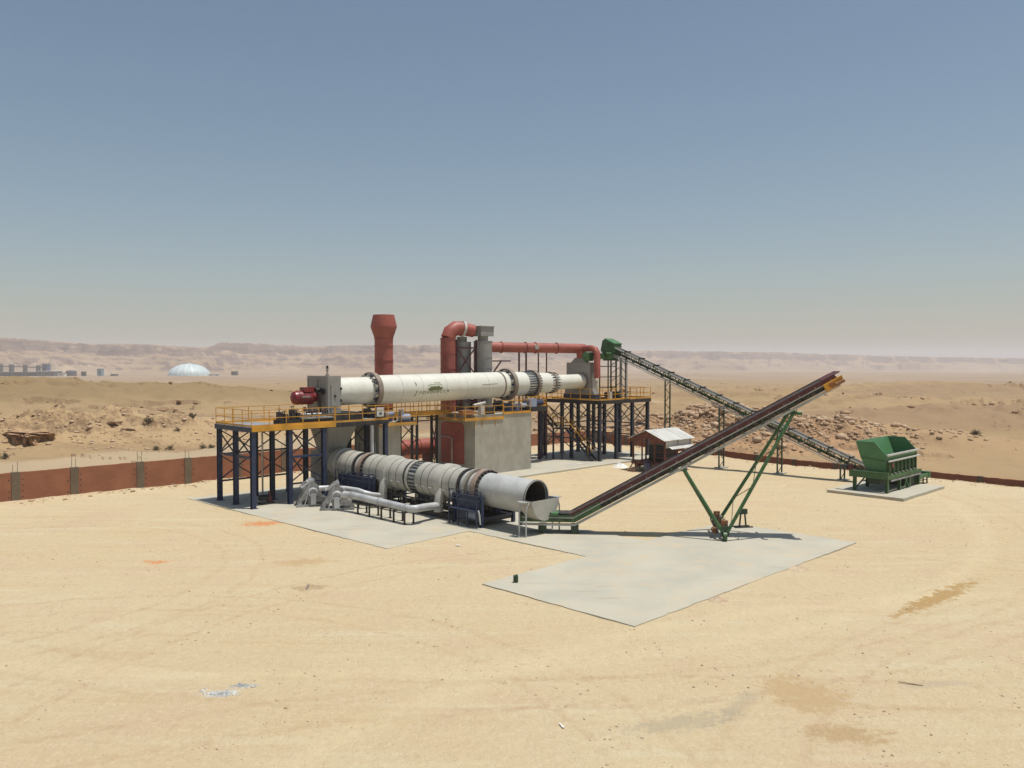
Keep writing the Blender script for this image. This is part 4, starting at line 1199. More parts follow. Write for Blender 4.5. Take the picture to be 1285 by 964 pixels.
MB().add([(65.1, 54.3, 10.0), (65.95, 54.3, 10.0), (65.95, 56.4, 10.0), (65.1, 56.4, 10.0), (65.2, 54.9, 10.5), (65.85, 54.9, 10.5), (65.85, 55.9, 10.5), (65.2, 55.9, 10.5)],
         [(3, 2, 1, 0), (4, 5, 6, 7), (0, 1, 5, 4), (1, 2, 6, 5), (2, 3, 7, 6), (3, 0, 4, 7)]).build('roof_cone', 'greybox', fh, smooth=False)
eq = thing('feed_machinery', 'low dark machinery on the deck beside the kiln inlet box', 'machinery', (67.6, 53.6), z=FD)
box('skid', 'black', eq, 66.6, 69.0, 52.7, 53.6, FD + 0.01, FD + 0.22)
tube('motor', 'black', eq, (66.8, 53.1, FD + 0.5), (67.6, 53.1, FD + 0.5), 0.26, 14)
box('cabinet', 'white', eq, 66.5, 66.85, 52.3, 52.6, FD + 0.01, FD + 0.8)
box('gearbox', 'green_dk', eq, 67.8, 68.8, 52.8, 53.4, FD + 0.22, FD + 0.75)

# red exhaust duct from feed house to cyclones
ed = thing('exhaust_duct', 'long oxide red duct running high from the inlet box to the cyclones', 'duct', (61, 56.5), z=10.0)
DZ = 11.45
A = Vector((65.9, 55.25, DZ)); B = Vector((54.8, 58.3, DZ + 0.05))
MB().sweep([A, B], 0.50, 24).build('duct_run', 'red', ed)
MB().sweep([(65.5, 55.3, 10.45), (65.5, 55.3, 11.2)], 0.50, 24).build('duct_drop', 'red', ed)
MB().sweep([(65.6, 55.3, DZ), (65.45, 53.9, DZ), (65.4, 53.35, DZ - 0.15), (65.35, 53.1, DZ - 0.55), (65.35, 53.05, 8.4)], 0.34, 20).build('duct_branch', 'red', ed)
for t_ in (0.30, 0.52, 0.62, 0.86):
    c = A.lerp(B, t_); dv = (B - A).normalized()
    MB().lathe(c, dv, [(-0.05, 0.48), (-0.05, 0.58), (0.05, 0.58), (0.05, 0.48)], 28, closed=True).build('duct_flange', 'red', ed)
tube('inspection_port', 'steel', ed, (59.9, 56.6, DZ + 0.1), (59.8, 56.25, DZ + 0.1), 0.24, 14)
for (p, q) in ((59.3, 57.3), (58.6, 57.6)):
    bar('support_post', 'maroon', ed, (p, q, 0.1), (p, q, DZ - 0.45), 0.13)
for (p, q) in ((62.0, 57.0), (61.1, 57.3)):
    bar('support_post', 'maroon', ed, (p, q, 0.1), (p, q, DZ - 0.45), 0.10)
ctop = (56.3, 58.0)
bar('bracket_arm', 'maroon', ed, (55.0, 58.2, 10.15), (57.3, 57.5, 10.15), 0.12)
bar('bracket_strut', 'maroon', ed, (55.2, 58.2, 8.6), (56.3, 57.85, 10.1), 0.12)

# cyclones
def cyclone(label, p, q, zt, r):
    c = thing('dust_cyclone', label, 'cyclone', (p, q), group='dust cyclones')
    MB().lathe((p, q, 0), (0, 0, 1), [(2.4, 0), (2.4, 0.28), (5.0, r), (zt, r), (zt, 0)], 36).build('cyclone_body', 'greybox', c)
    for z in (zt - 0.05, zt - 1.6, zt - 2.6):
        MB().lathe((p, q, z), (0, 0, 1), [(-0.03, r - 0.05), (-0.03, r + 0.03), (0.03, r + 0.03), (0.03, r - 0.05)], 36, closed=True).build('seam_band', 'greybox', c)
    for dp, dq in ((-0.8, -0.8), (0.8, -0.8), (0.8, 0.8), (-0.8, 0.8)):
        bar('leg', 'maroon', c, (p + dp, q + dq, 0.1), (p + dp, q + dq, 6.4), 0.16)
    return c
cy1 = cyclone('grey dust cyclone with a square box on top, right of its twin', 54.5, 58.5, 12.1, 0.9)
cy2 = cyclone('grey dust cyclone half hidden in shade beside the bent red duct', 53.0, 59.9, 12.0, 0.9)
tube('outlet_neck', 'greybox', cy1, (54.5, 58.5, 12.1), (54.5, 58.5, 12.55), 0.5, 24)
box('outlet_box', 'greybox', cy1, 53.6, 55.3, 57.8, 59.3, 12.55, 13.45)
box('box_lid', 'greybox', cy1, 53.5, 55.4, 57.7, 59.4, 13.45, 13.52)
box('handle', 'black', cy1, 53.4, 53.9, 59.0, 59.35, 13.52, 13.68)
tube('outlet_neck', 'greybox', cy2, (53.0, 59.9, 12.0), (53.0, 59.9, 12.5), 0.5, 24)

# big bent duct
bd = thing('bent_duct', 'thick oxide red duct rising and bending over to the cyclones with a white band', 'duct', (50.9, 59.5))
MB().sweep([(50.9, 59.5, 3.2), (50.9, 59.5, 12.35)], 0.72, 28).build('riser', 'red', bd)
MB().sweep([(50.9, 59.5, 12.3), (51.15, 59.46, 12.9), (51.7, 59.37, 13.25), (52.4, 59.25, 13.25)], 0.70, 28).build('elbow', 'red', bd)
MB().sweep([(52.4, 59.25, 13.25), (52.62, 59.2, 13.22)], 0.74, 28).build('white_band', 'white', bd)
MB().sweep([(52.62, 59.2, 13.22), (53.6, 58.9, 13.05)], 0.62, 28).build('outlet', 'red', bd)
for z in (4.8, 6.4, 8.0, 9.4, 10.9, 12.3):
    MB().lathe((50.9, 59.5, z), (0, 0, 1), [(-0.03, 0.7), (-0.03, 0.76), (0.03, 0.76), (0.03, 0.7)], 28, closed=True).build('seam_band', 'red', bd)
for z0, z1 in ((6.2, 8.8), (8.8, 11.4)):
    xbr(bd, (51.7, 59.2), (53.5, 58.5), z0, z1, 'maroon', 0.10)
for p, q in ((51.7, 59.2), (53.6, 58.45)):
    bar('stay_post', 'maroon', bd, (p, q, 0.1), (p, q, 12.2), 0.15)
for z in (6.2, 8.8, 11.4):
    bar('stay_beam', 'maroon', bd, (51.7, 59.2, z), (53.6, 58.45, z), 0.12)

# stack
sk_ = thing('exhaust_stack', 'oxide red exhaust stack with a flared double-cone top', 'stack', (43.8, 60.0))
MB().lathe((43.8, 60, 0), (0, 0, 1), [(0.1, 0.82), (12.15, 0.82)], 40).build('stack_tube', 'red', sk_)
MB().lathe((43.8, 60, 12.15), (0, 0, 1), [(0, 0.82), (0.05, 0.84), (1.02, 1.17), (1.10, 1.17), (2.1, 0.94), (2.1, 0.88), (1.1, 1.1), (0.1, 0.76)], 40).build('flared_cap', 'red', sk_)
for z in (3.5, 6.0, 7.7, 8.9, 10.2, 11.5, 12.12):
    MB().lathe((43.8, 60, z), (0, 0, 1), [(-0.03, 0.8), (-0.03, 0.87), (0.03, 0.87), (0.03, 0.8)], 40, closed=True).build('seam_band', 'red', sk_)
# horizontal duct between stack and riser, exhaust fan
hd = thing('cross_duct', 'thick oxide red duct lying low between the stack and the broad block', 'duct', (47.4, 59.8))
MB().sweep([(43.8, 60.0, 2.2), (50.9, 59.5, 2.2)], 0.72, 28).build('duct_run', 'red', hd)
MB().sweep([(50.9, 59.5, 1.5), (50.9, 59.5, 3.2)], 0.74, 28).build('riser_foot', 'red', hd)
for t_ in (45.6, 47.4, 49.2):
    MB().lathe((t_, 59.87 - (t_ - 45.6) * 0.07, 2.2), (1, -0.07, 0), [(-0.04, 0.7), (-0.04, 0.78), (0.04, 0.78), (0.04, 0.7)], 28, closed=True).build('duct_flange', 'red', hd)
for p in (45.0, 48.6):
    box('saddle', 'maroon', hd, p - 0.15, p + 0.15, 59.2, 60.4, 0.1, 1.6)
# dark lattice frame carrying the walkway between the piers
lf = thing('lattice_tower', 'dark lattice steel tower between the two kiln piers', 'tower', (44.5, 56.1))
for p in (42.4, 44.2, 46.4):
    for q in (55.8, 56.5):
        bar('column', 'black', lf, (p, q, 0.1), (p, q, 5.38), 0.18)
for z0, z1 in ((0.4, 1.9), (1.9, 3.4), (3.4, 4.9)):
    xbr(lf, (42.4, 55.8), (44.2, 55.8), z0, z1, 'black', 0.07)
for z in (4.95, 5.3):
    bar('girt', 'black', lf, (42.2, 55.8, z), (46.6, 55.8, z), 0.10)
xbr(lf, (46.4, 55.8), (46.4, 56.5), 0.4, 2.4, 'maroon', 0.06); xbr(lf, (46.4, 55.8), (46.4, 56.5), 2.4, 4.9, 'maroon', 0.06)

# ------------------------------------------------------------------ long inclined feed conveyor
Q0 = 27.6
lc = wthing('feed_conveyor', 'long green and grey inclined conveyor climbing on lattice towers to the feed platform', 'conveyor', W(69.0, Q0, 0), R(135))
SLP = (11.0 - 0.75) / 26.4
path = [(-1.2, 0.75 - 1.2 * SLP), (26.4, 11.0)]
ln_ = math.hypot(1, SLP)
def on_path(t, y, n_):
    return (t - SLP / ln_ * n_, y, 0.75 + t * SLP + n_ / ln_)
for y in (-0.45, 0.45):
    MB().ribbon(path, y - 0.05, y + 0.05, 0.0, 0.12).build('lower_chord', 'chan', lc, smooth=False)
    MB().ribbon(path, y - 0.06, y + 0.06, 0.68, 0.80).build('upper_chord', 'chan', lc, smooth=False)
    MB().ribbon([(p_[0], p_[1]) for p_ in path], y - 0.03, y + 0.03, 0.40, 0.47).build('middle_chord', 'green', lc, smooth=False)
MB().ribbon(path, -0.36, 0.36, 0.78, 0.82).build('belt', 'rubber', lc, smooth=False)
MB().ribbon(path, -0.34, 0.34, 0.20, 0.23).build('return_belt', 'rubber', lc, smooth=False)
MB().ribbon([(2, 0.75 + 2 * SLP), (26, 0.75 + 26 * SLP)], 0.62, 0.66, -0.10, -0.04).build('cable_tray', 'chan', lc, smooth=False)
nb = 30
for k in range(nb):
    t0 = -0.9 + k * 0.9; t1 = t0 + 0.9
    for y in (-0.45, 0.45):
        bar('truss_post', 'green_dk', lc, on_path(t0, y, 0.1), on_path(t0, y, 0.70), 0.07)
        a_, b2 = ((0.12, 0.68) if k % 2 else (0.68, 0.12))
        bar('truss_diagonal', 'green' if k % 3 else 'chan', lc, on_path(t0, y, a_), on_path(t1, y, b2), 0.06)
    if k % 2 == 0:
        bar('idler_bracket', 'green_dk', lc, on_path(t0 + 0.3, 0.52, 0.6), on_path(t0 + 0.3, 0.52, 1.02), 0.09)
        tube('idler_roller', 'black', lc, on_path(t0 + 0.3, -0.42, 0.88), on_path(t0 + 0.3, 0.42, 0.88), 0.06, 8)
def lattice_tower(par, t, w2=0.42, mat='green_dk'):
    zt = 0.75 + t * SLP - 0.02
    for y in (-w2, w2):
        bar('tower_post', mat, par, (t, y, -0.02), (t, y, zt), 0.11)
    n_ = max(1, round(zt / 0.75))
    for k in range(n_):
        z0, z1 = zt * k / n_, zt * (k + 1) / n_
        s_ = 1 if k % 2 else -1
        bar('lattice_bar', mat, par, (t, -w2 * s_, z0 + 0.05), (t, w2 * s_, z1 - 0.05), 0.05)
    box('tower_foot', 'slab', par, t - 0.35, t + 0.35, -w2 - 0.3, w2 + 0.3, -0.15, 0.09)
for q in (29.3, 35.0, 40.9, 47.0):
    lattice_tower(lc, q - Q0)
# head end on the feed platform
lattice = [(24.9, -0.45), (24.9, 0.45), (26.2, -0.45), (26.2, 0.45)]
for (t, y) in lattice:
    bar('head_post', 'green_dk' if t > 25 else 'galv_dull', lc, (t, y, FD), (t, y, 10.45), 0.12 if t > 25 else 0.2)
for k in range(5):
    z0 = FD + 0.2 + k * 0.82
    bar('lattice_bar', 'black', lc, (24.9, -0.45, z0), (24.9, 0.45, z0 + 0.7), 0.05)
    bar('lattice_bar', 'black', lc, (26.2, 0.45, z0), (24.9, 0.45, z0 + 0.7), 0.05)
hx = Vector((26.1, 0, 11.0))
MB().prism([(25.6, 11.0), (26.9, 10.6), (27.45, 11.3), (27.2, 12.35), (26.9, 12.45), (25.7, 11.95)], 'y', -0.65, 0.65).build('head_hood', 'green', lc, smooth=False)
MB().prism([(25.65, 11.90), (26.95, 12.46), (26.9, 12.56), (25.6, 12.0)], 'y', -0.68, 0.68).build('hood_lip', 'green_lt', lc, smooth=False)
MB().prism([(26.0, 10.2), (27.2, 10.2), (27.3, 10.9), (26.0, 10.9)], 'y', -0.55, 0.55).build('head_chute', 'green', lc, smooth=False)
tube('drive_motor', 'green_dk', lc, (25.7, -0.95, 11.2), (25.7, -0.5, 11.2), 0.22, 12)

# green cross feeder on a frame
cf = thing('cross_feeder', 'green cross feeder on an open green frame beside the inlet box', 'feeder', (67.2, 53.8), z=FD)
box('feeder_trough', 'green', cf, 65.3, 69.2, 53.45, 54.15, 10.35, 10.75)
for p in (65.7, 66.6, 67.5, 68.4):
    box('cover_rib', 'green_lt', cf, p - 0.06, p + 0.06, 53.42, 54.18, 10.75, 10.95)
MB().prism([(64.9, 10.15), (65.5, 10.15), (65.7, 10.4), (65.6, 11.05), (64.9, 11.05), (64.7, 10.6)], 'y', 53.75, 54.5).build('end_chute', 'green', cf, smooth=False)
tube('drive_motor', 'green', cf, (67.0, 53.3, 10.9), (67.8, 53.3, 10.9), 0.16, 12)
for p in (66.3, 67.7, 69.0):
    for q in (53.5,):
        bar('frame_post', 'green_dk', cf, (p, q, FD), (p, q, 10.35), 0.10)
for z in (7.4, 8.5, 9.6):
    for q in (53.5,):
        bar('frame_beam', 'green_dk', cf, (66.3, q, z), (69.0, q, z), 0.09)

# ------------------------------------------------------------------ feed hopper
hp = thing('feed_hopper', 'green steel feed hopper with an open sloping bin on a concrete pad', 'hopper', (66.6, 24.7), z=0.2)
P0h, P1h = 63.5, 69.8
endp = [(23.6, 2.95), (24.55, 3.95), (25.95, 3.95), (25.55, 2.7), (25.1, 1.75), (23.7, 1.75)]
for p in (P0h, P1h):
    MB().prism(endp, 'x', p - 0.03, p + 0.03).build('end_panel', 'green_lt', hp, smooth=False)
    bar('panel_rib', 'green', hp, (p - 0.045 if p < 66 else p + 0.045, 23.75, 2.55), (p - 0.045 if p < 66 else p + 0.045, 25.5, 2.75), 0.05, 0.08)
MB().add([(P0h + 0.03, 25.95, 3.95), (P1h - 0.03, 25.95, 3.95), (P1h - 0.03, 25.05, 1.75), (P0h + 0.03, 25.05, 1.75), (P0h + 0.03, 25.90, 3.95), (P1h - 0.03, 25.90, 3.95), (P1h - 0.03, 24.95, 1.75), (P0h + 0.03, 24.95, 1.75)],
         [(0, 1, 2, 3), (7, 6, 5, 4), (0, 4, 5, 1), (3, 2, 6, 7), (0, 3, 7, 4), (1, 5, 6, 2)]).build('back_panel', 'green_lt', hp, smooth=False)
MB().add([(P0h + 0.03, 23.6, 2.95), (P1h - 0.03, 23.6, 2.95), (P1h - 0.03, 24.2, 1.75), (P0h + 0.03, 24.2, 1.75), (P0h + 0.03, 23.55, 2.95), (P1h - 0.03, 23.55, 2.95), (P1h - 0.03, 24.12, 1.75), (P0h + 0.03, 24.12, 1.75)],
         [(3, 2, 1, 0), (4, 5, 6, 7), (0, 1, 5, 4), (3, 7, 6, 2), (0, 4, 7, 3), (1, 2, 6, 5)]).build('front_panel', 'green_lt', hp, smooth=False)
MB().bar((P0h - 0.05, 23.55, 3.0), (P1h + 0.1, 23.55, 3.0), 0.14, 0.12).build('lip_rail', 'white', hp, smooth=False)
MB().bar((P0h - 0.02, 23.45, 2.55), (P1h + 0.2, 23.45, 2.55), 0.12, 0.10).build('lower_rail', 'white', hp, smooth=False)
box('feeder_box', 'green', hp, P0h + 0.1, P1h - 0.1, 23.65, 25.0, 1.45, 2.45)
for k in range(8):
    p = P0h + 0.3 + k * 0.8
    box('box_rib', 'green', hp, p, p + 0.10, 23.5, 23.64, 1.4, 2.5)
for k in range(7):
    p = P0h + 0.5 + k * 0.8
    box('inspection_plate', 'green_dk', hp, p, p + 0.5, 23.58, 23.64, 1.75, 2.1)
    tube('roller_end', 'steel', hp, (p + 0.25, 23.64, 1.5), (p + 0.25, 23.45, 1.5), 0.08, 10)
box('warning_plate', 'rust', hp, 64.2, 64.45, 23.44, 23.49, 2.05, 2.4)
box('base_beam', 'green', hp, P0h - 0.6, P0h - 0.35, 23.3, 26.2, 1.25, 1.75)
for q in (23.4, 25.9):
    box('side_beam', 'green', hp, P0h - 0.35, P1h + 0.2, q - 0.1, q + 0.1, 1.2, 1.45)
box('lower_rack', 'galv_dull', hp, P0h, P1h, 23.25, 23.3, 1.05, 1.15)
for p in (P0h - 0.35, 65.6, 67.6, P1h - 0.1):
    for q in (23.45, 25.85):
        MB().hcol(p, q, 0.2, 1.25, 0.22).build('leg', 'green', hp, smooth=False)
for (a, b_) in ((P0h - 0.35, 65.6), (65.6, 67.6)):
    bar('brace', 'green_dk', hp, (a, 25.85, 0.3), (b_, 25.85, 1.2), 0.08)
bar('brace', 'green_lt', hp, (66.3, 23.38, 0.25), (67.3, 23.38, 1.2), 0.07)
bar('brace', 'green_lt', hp, (67.3, 23.32, 0.25), (66.3, 23.32, 1.2), 0.07)
box('belt_trough', 'green_dk', hp, P0h + 0.3, 69.4, 24.2, 25.1, 0.7, 1.1)
box('discharge_box', 'green_dk', hp, 68.2, 69.9, 23.6, 25.4, 0.25, 1.2)
tube('drive_motor', 'black', hp, (P0h - 0.45, 26.35, 1.95), (P0h - 0.45, 26.8, 1.95), 0.2, 12)
box('motor_mount', 'maroon', hp, P0h - 0.6, P0h - 0.3, 26.0, 26.3, 1.76, 2.2)
sc_ = thing('short_conveyor', 'small low green conveyor frame sticking out at the right end of the hopper', 'conveyor', (71.3, 24.0), z=0.2)
for q in (23.6, 24.6):
    box('side_frame', 'green_lt' if q < 24 else 'green', sc_, 69.9, 72.6, q - 0.05, q + 0.05, 0.55, 0.85)
box('belt', 'rubber', sc_, 69.9, 72.5, 23.66, 24.54, 0.72, 0.76)
box('tail_box', 'green_lt', sc_, 72.45, 72.75, 23.5, 24.7, 0.45, 0.95)
for p in (70.3, 71.3, 72.2):
    for q in (23.6, 24.6):
        bar('leg', 'green_dk', sc_, (p, q, 0.02), (p, q, 0.55), 0.09)
    bar('crossbar', 'galv_dull', sc_, (p, 23.6, 0.3), (p, 24.6, 0.3), 0.06)

# ------------------------------------------------------------------ shed on skids
sh = thing('generator_shed', 'small red-framed generator shed with white gable roof and a ladder', 'shed', (64, 44.2))
FZ = 0.85
SP0, SP1, SQ0, SQ1 = 62.0, 66.0, 42.5, 46.0
box('floor_deck', 'shedred', sh, SP0 - 0.2, SP1 + 0.2, SQ0 - 0.1, SQ1 + 0.1, FZ - 0.22, FZ)
for q in (SQ0 + 0.4, SQ1 - 0.4):
    box('skid_beam', 'shedred', sh, SP0 - 0.2, SP1 + 0.2, q - 0.1, q + 0.1, FZ - 0.5, FZ - 0.22)
    for p in (SP0 + 0.2, 64, SP1 - 0.2):
        box('support_block', 'slab', sh, p - 0.2, p + 0.2, q - 0.2, q + 0.2, -0.05, FZ - 0.5)
EV, RG, QM = 2.95, 3.8, (SQ0 + SQ1) / 2
for p in (SP0, 64.0, SP1):
    for q in (SQ0, SQ1):
        bar('post', 'shedred', sh, (p, q, FZ), (p, q, EV), 0.13)
    bar('rafter', 'shedred', sh, (p, SQ0 - 0.2, EV - 0.02), (p, QM, RG - 0.08), 0.09, 0.12)
    bar('rafter', 'shedred', sh, (p, SQ1 + 0.2, EV - 0.02), (p, QM, RG - 0.08), 0.09, 0.12)
for q in (43.6, 45.0):
    bar('post', 'shedred', sh, (SP0, q, FZ), (SP0, q, EV + 0.3), 0.11)
MB().prism([(SQ0 - 0.1, EV - 0.35), (SQ0 - 0.1, EV), (QM, RG - 0.1), (SQ1 + 0.1, EV), (SQ1 + 0.1, EV - 0.35), (SQ1 - 0.6, EV - 0.25), (QM, EV + 0.15), (SQ0 + 0.6, EV - 0.25)], 'x', SP0 - 0.34, SP0 - 0.28).build('gable_board', 'shedred', sh, smooth=False)
def roofsheet(q0, z0, q1, z1, p0, p1, nm, mt):
    m_ = MB(); n_ = int((p1 - p0) / 0.12)
    L = math.hypot(q1 - q0, z1 - z0); nq, nz_ = -(z1 - z0) / L, (q1 - q0) / L
    if nz_ < 0: nq, nz_ = -nq, -nz_
    for k in range(n_):
        a = p0 + (p1 - p0) * k / n_; b2 = p0 + (p1 - p0) * (k + 1) / n_
        ha = 0.03 * (k % 2); hb = 0.03 * ((k + 1) % 2)
        m_.add([(a, q0 + nq * ha, z0 + nz_ * ha), (b2, q0 + nq * hb, z0 + nz_ * hb), (b2, q1 + nq * hb, z1 + nz_ * hb), (a, q1 + nq * ha, z1 + nz_ * ha)], [(0, 1, 2, 3)])
    o = m_.build(nm, mt, sh, smooth=False)
    sm = o.modifiers.new('thickness', 'SOLIDIFY'); sm.thickness = 0.02
    return o
roofsheet(SQ0 - 0.35, EV - 0.02, QM, RG, SP0 - 0.5, 64.1, 'roof_sheet', 'white')
roofsheet(SQ0 - 0.35, EV - 0.02, QM + 0.02, RG + 0.02, 64.1, SP1 + 0.5, 'roof_sheet', 'white')
roofsheet(QM, RG, SQ1 + 0.35, EV - 0.02, SP0 - 0.5, SP1 + 0.5, 'roof_sheet', 'white')
box('eave_panel', 'white', sh, SP0 + 0.1, SP1 + 0.3, SQ0 - 0.06, SQ0 - 0.02, 2.25, EV - 0.06)
roofsheet(SQ0 - 0.6, 2.15, SQ0 - 0.08, 2.42, SP0 + 0.3, 64.0, 'awning_sheet', 'white')
roofsheet(SQ0 - 0.6, 2.15, SQ0 - 0.08, 2.42, 64.03, SP1 + 0.2, 'awning_sheet', 'white')
box('side_panel', 'white', sh, 65.1, 66.1, SQ0 - 0.03, SQ0, FZ, 2.2)
box('generator', 'black', sh, 63.2, 65.2, 43.3, 45.1, FZ, 2.35)
for k in range(6):
    box('vent_slat', 'steel_dark', sh, 63.12, 63.2, 43.5, 44.9, FZ + 0.3 + k * 0.18, FZ + 0.4 + k * 0.18)
for z in (FZ + 0.5, FZ + 1.0):
    bar('guard_rail', 'shedred', sh, (SP0, SQ0, z), (SP1, SQ0, z), 0.06); bar('guard_rail', 'shedred', sh, (SP0, 43.6, z), (SP0, SQ0, z), 0.06)
ld = thing('ladder', 'short steel ladder leaning against the generator shed floor', 'ladder', (61.3, 45.5))
for q in (45.05, 45.65):
    bar('ladder_rail', 'rust', ld, (60.7, q, 0.02), (61.78, q, 1.0), 0.07)
for k in range(4):
    t_ = (k + 0.5) / 4
    box('rung', 'rust', ld, 60.7 + 1.08 * t_ - 0.09, 60.7 + 1.08 * t_ + 0.09, 45.08, 45.62, 0.02 + 0.98 * t_ - 0.02, 0.02 + 0.98 * t_ + 0.02)
br_ = MB().lathe((0, 0, 0), (0, 0, 1), [(0, 0), (0, 0.28), (0.05, 0.30), (0.28, 0.30), (0.30, 0.315), (0.32, 0.30), (0.56, 0.30), (0.58, 0.315), (0.60, 0.30), (0.84, 0.30), (0.88, 0.28), (0.86, 0.26), (0.86, 0)], 24).build('barrel', 'blueplastic', None)
br_.location = W(61.4, 44.0, 0.0); tag(br_, 'dark blue barrel in the shade of the generator shed', 'barrel')

# ------------------------------------------------------------------ stacker conveyor
st = wthing('stacker_conveyor', 'maroon and green stacker conveyor rising steeply from under the drum mouth', 'conveyor', (2.0, 48.2, 0), R(-5.5))
tanA = math.tan(R(28.9)); cosA = math.cos(R(28.9)); sinA = math.sin(R(28.9))
spath = [(-1.4, 0.45), (1.75, 0.45), (16.6, 0.45 + 14.85 * tanA)]
def sp_(x, y, n_):
    return (x - n_ * sinA, y, 0.45 + (x - 1.75) * tanA + n_ * cosA)
for y in (-0.58, 0.58):
    MB().ribbon(spath, y - 0.06, y + 0.06, 0.06, 0.19).build('lower_channel', 'chan', st, smooth=False)
    MB().ribbon([(p_[0], p_[1]) for p_ in spath], y - 0.07, y + 0.07, 0.50, 0.55).build('upper_channel', 'chan', st, smooth=False)
    MB().ribbon([(1.75, 0.45), (16.6, 0.45 + 14.85 * tanA)], y - 0.02, y + 0.02, 0.55, 0.78).build('belt_guard', 'maroon', st, smooth=False)
    MB().ribbon([(1.75, 0.45), (16.6, 0.45 + 14.85 * tanA)], y - 0.04, y + 0.04, 0.78, 0.81).build('guard_edge', 'maroon', st, smooth=False)
    yy = y * 0.86
    MB().ribbon([(1.2, 0.45), (1.75, 0.45), (16.2, 0.45 + 14.45 * tanA)], yy - 0.01, yy + 0.01, 0.25, 0.50).build('gap_shade_sheet', 'rubber', st, smooth=False)  # added dark sheet makes the open gap between the channels read as shaded
MB().ribbon(spath, -0.5, 0.5, 0.74, 0.77).build('belt', 'rubber', st, smooth=False)
MB().ribbon(spath, -0.48, 0.48, 0.32, 0.35).build('return_belt', 'rubber', st, smooth=False)
for y in (-0.60, 0.60):
    MB().ribbon([(-1.4, 0.45), (1.75, 0.45), (3.4, 0.45 + 1.65 * tanA)], y - 0.03, y + 0.03, 0.27, 0.66).build('skirt_plate', 'green', st, smooth=False)
for k in range(4):
    x = -1.1 + k * 0.72
    box('skirt_window', 'green_dk', st, x, x + 0.42, -0.64, -0.628, 0.78, 0.95)
box('load_skirt', 'green', st, -1.2, 0.3, -0.55, -0.49, 1.12, 1.28); box('load_skirt', 'green', st, -1.2, 0.3, 0.49, 0.55, 1.12, 1.28)
box('tail_box', 'green_dk', st, -1.5, -1.38, -0.66, 0.66, 0.5, 1.2)
for x, dz in ((-0.2, 0), (1.7, 0)):
    box('foot', 'green_dk', st, x - 0.22, x + 0.22, -0.55, 0.55, 0.02, 0.46)
box('clean_out', 'green_lt', st, 0.35, 0.75, -0.70, 0.2, 1.12, 1.24)
for k in range(17):
    x = 2.3 + k * 0.85
    for y in (-0.58, 0.58):
        bar('web_post', 'green', st, sp_(x, y * 0.93, 0.25), sp_(x, y * 0.93, 0.50), 0.05)
    for j in range(2):
        xx = x + j * 0.42
        bar('guard_bolt', 'white', st, sp_(xx, -0.60, 0.62), sp_(xx, -0.625, 0.62), 0.04)
    bar('guard_stay', 'maroon', st, sp_(x, -0.62, 0.56), sp_(x, -0.62, 0.78), 0.05)
    tube('idler_roller', 'black', st, sp_(x, -0.5, 0.66), sp_(x, 0.5, 0.66), 0.06, 8)
# head drive
MB().add([sp_(15.85, -0.82, 0.14), sp_(16.75, -0.82, 0.20), sp_(16.75, -0.63, 0.20), sp_(15.85, -0.63, 0.14), sp_(15.85, -0.82, 0.56), sp_(16.85, -0.82, 0.58), sp_(16.85, -0.63, 0.58), sp_(15.85, -0.63, 0.56)],
         [(0, 3, 2, 1), (4, 5, 6, 7), (0, 1, 5, 4), (1, 2, 6, 5), (2, 3, 7, 6), (3, 0, 4, 7)]).build('drive_box', 'yellow', st, smooth=False)
tube('drive_motor', 'rust', st, sp_(16.2, -0.93, 0.36), sp_(16.2, -0.82, 0.36), 0.15, 12)
tube('gear_motor', 'rust', st, sp_(16.35, -0.95, 0.30), sp_(16.8, -0.95, 0.30), 0.10, 12)
tube('head_pulley', 'rubber', st, sp_(16.45, -0.55, 0.52), sp_(16.45, 0.55, 0.52), 0.24, 18)
MB().ribbon([(16.0, 0.45 + 14.25 * tanA), (16.9, 0.45 + 15.15 * tanA)], -0.58, 0.58, 0.76, 0.80).build('head_cover', 'maroon', st, smooth=False)
# V legs
FX = 10.1
for y_t, y_f in ((-0.5, -1.6), (0.5, 1.6)):
    zt1 = 0.45 + (14.1 - 1.75) * tanA; zt2 = 0.45 + (7.95 - 1.75) * tanA
    tube('leg', 'green', st, (14.1, y_t, zt1), (FX + 0.15, y_f, 0.55), 0.10, 12)
    tube('leg', 'green', st, (7.95, y_t, zt2), (FX - 0.15, y_f, 0.55), 0.10, 12)
    MB().lathe((FX, y_f, 0.285), (1, 0, 0), [(-0.10, 0.1), (-0.10, 0.26), (0.10, 0.26), (0.10, 0.1)], 22).build('wheel', 'green', st)
    box('wheel_fork', 'green_dk', st, FX - 0.22, FX + 0.22, y_f - 0.06, y_f + 0.06, 0.28, 0.85)
    box('knee_plate', 'rust', st, FX - 0.18, FX + 0.18, y_f * 0.9 - 0.05, y_f * 0.9 + 0.05, 0.75, 1.15)
bar('axle_beam', 'steel', st, (FX, -1.55, 0.55), (FX, 1.55, 0.75), 0.16, 0.18)
bar('axle_beam', 'black', st, (FX - 0.35, -1.3, 0.45), (FX - 0.35, 1.3, 0.7), 0.12)
for k in range(5):
    t_ = k / 5
    y0 = -1.25 + k * 0.5
    bar('link', 'rust' if k % 2 else 'steel', st, (FX - 0.4, y0, 0.75), (FX + 0.25, y0 + 0.25, 0.95), 0.07)
    tube('jack', 'green_dk' if k % 2 else 'rust', st, (FX - 0.1, y0, 0.65), (FX - 0.1, y0, 1.15), 0.07, 8)
tube('drive_motor', 'rust', st, (FX - 0.45, -1.0, 0.45), (FX - 0.45, -0.5, 0.45), 0.17, 12)
bar('upper_tie', 'green', st, (14.1, -1.0, 0.45 + 12.35 * tanA - 0.10), (14.1, 1.0, 0.45 + 12.35 * tanA - 0.10), 0.13)
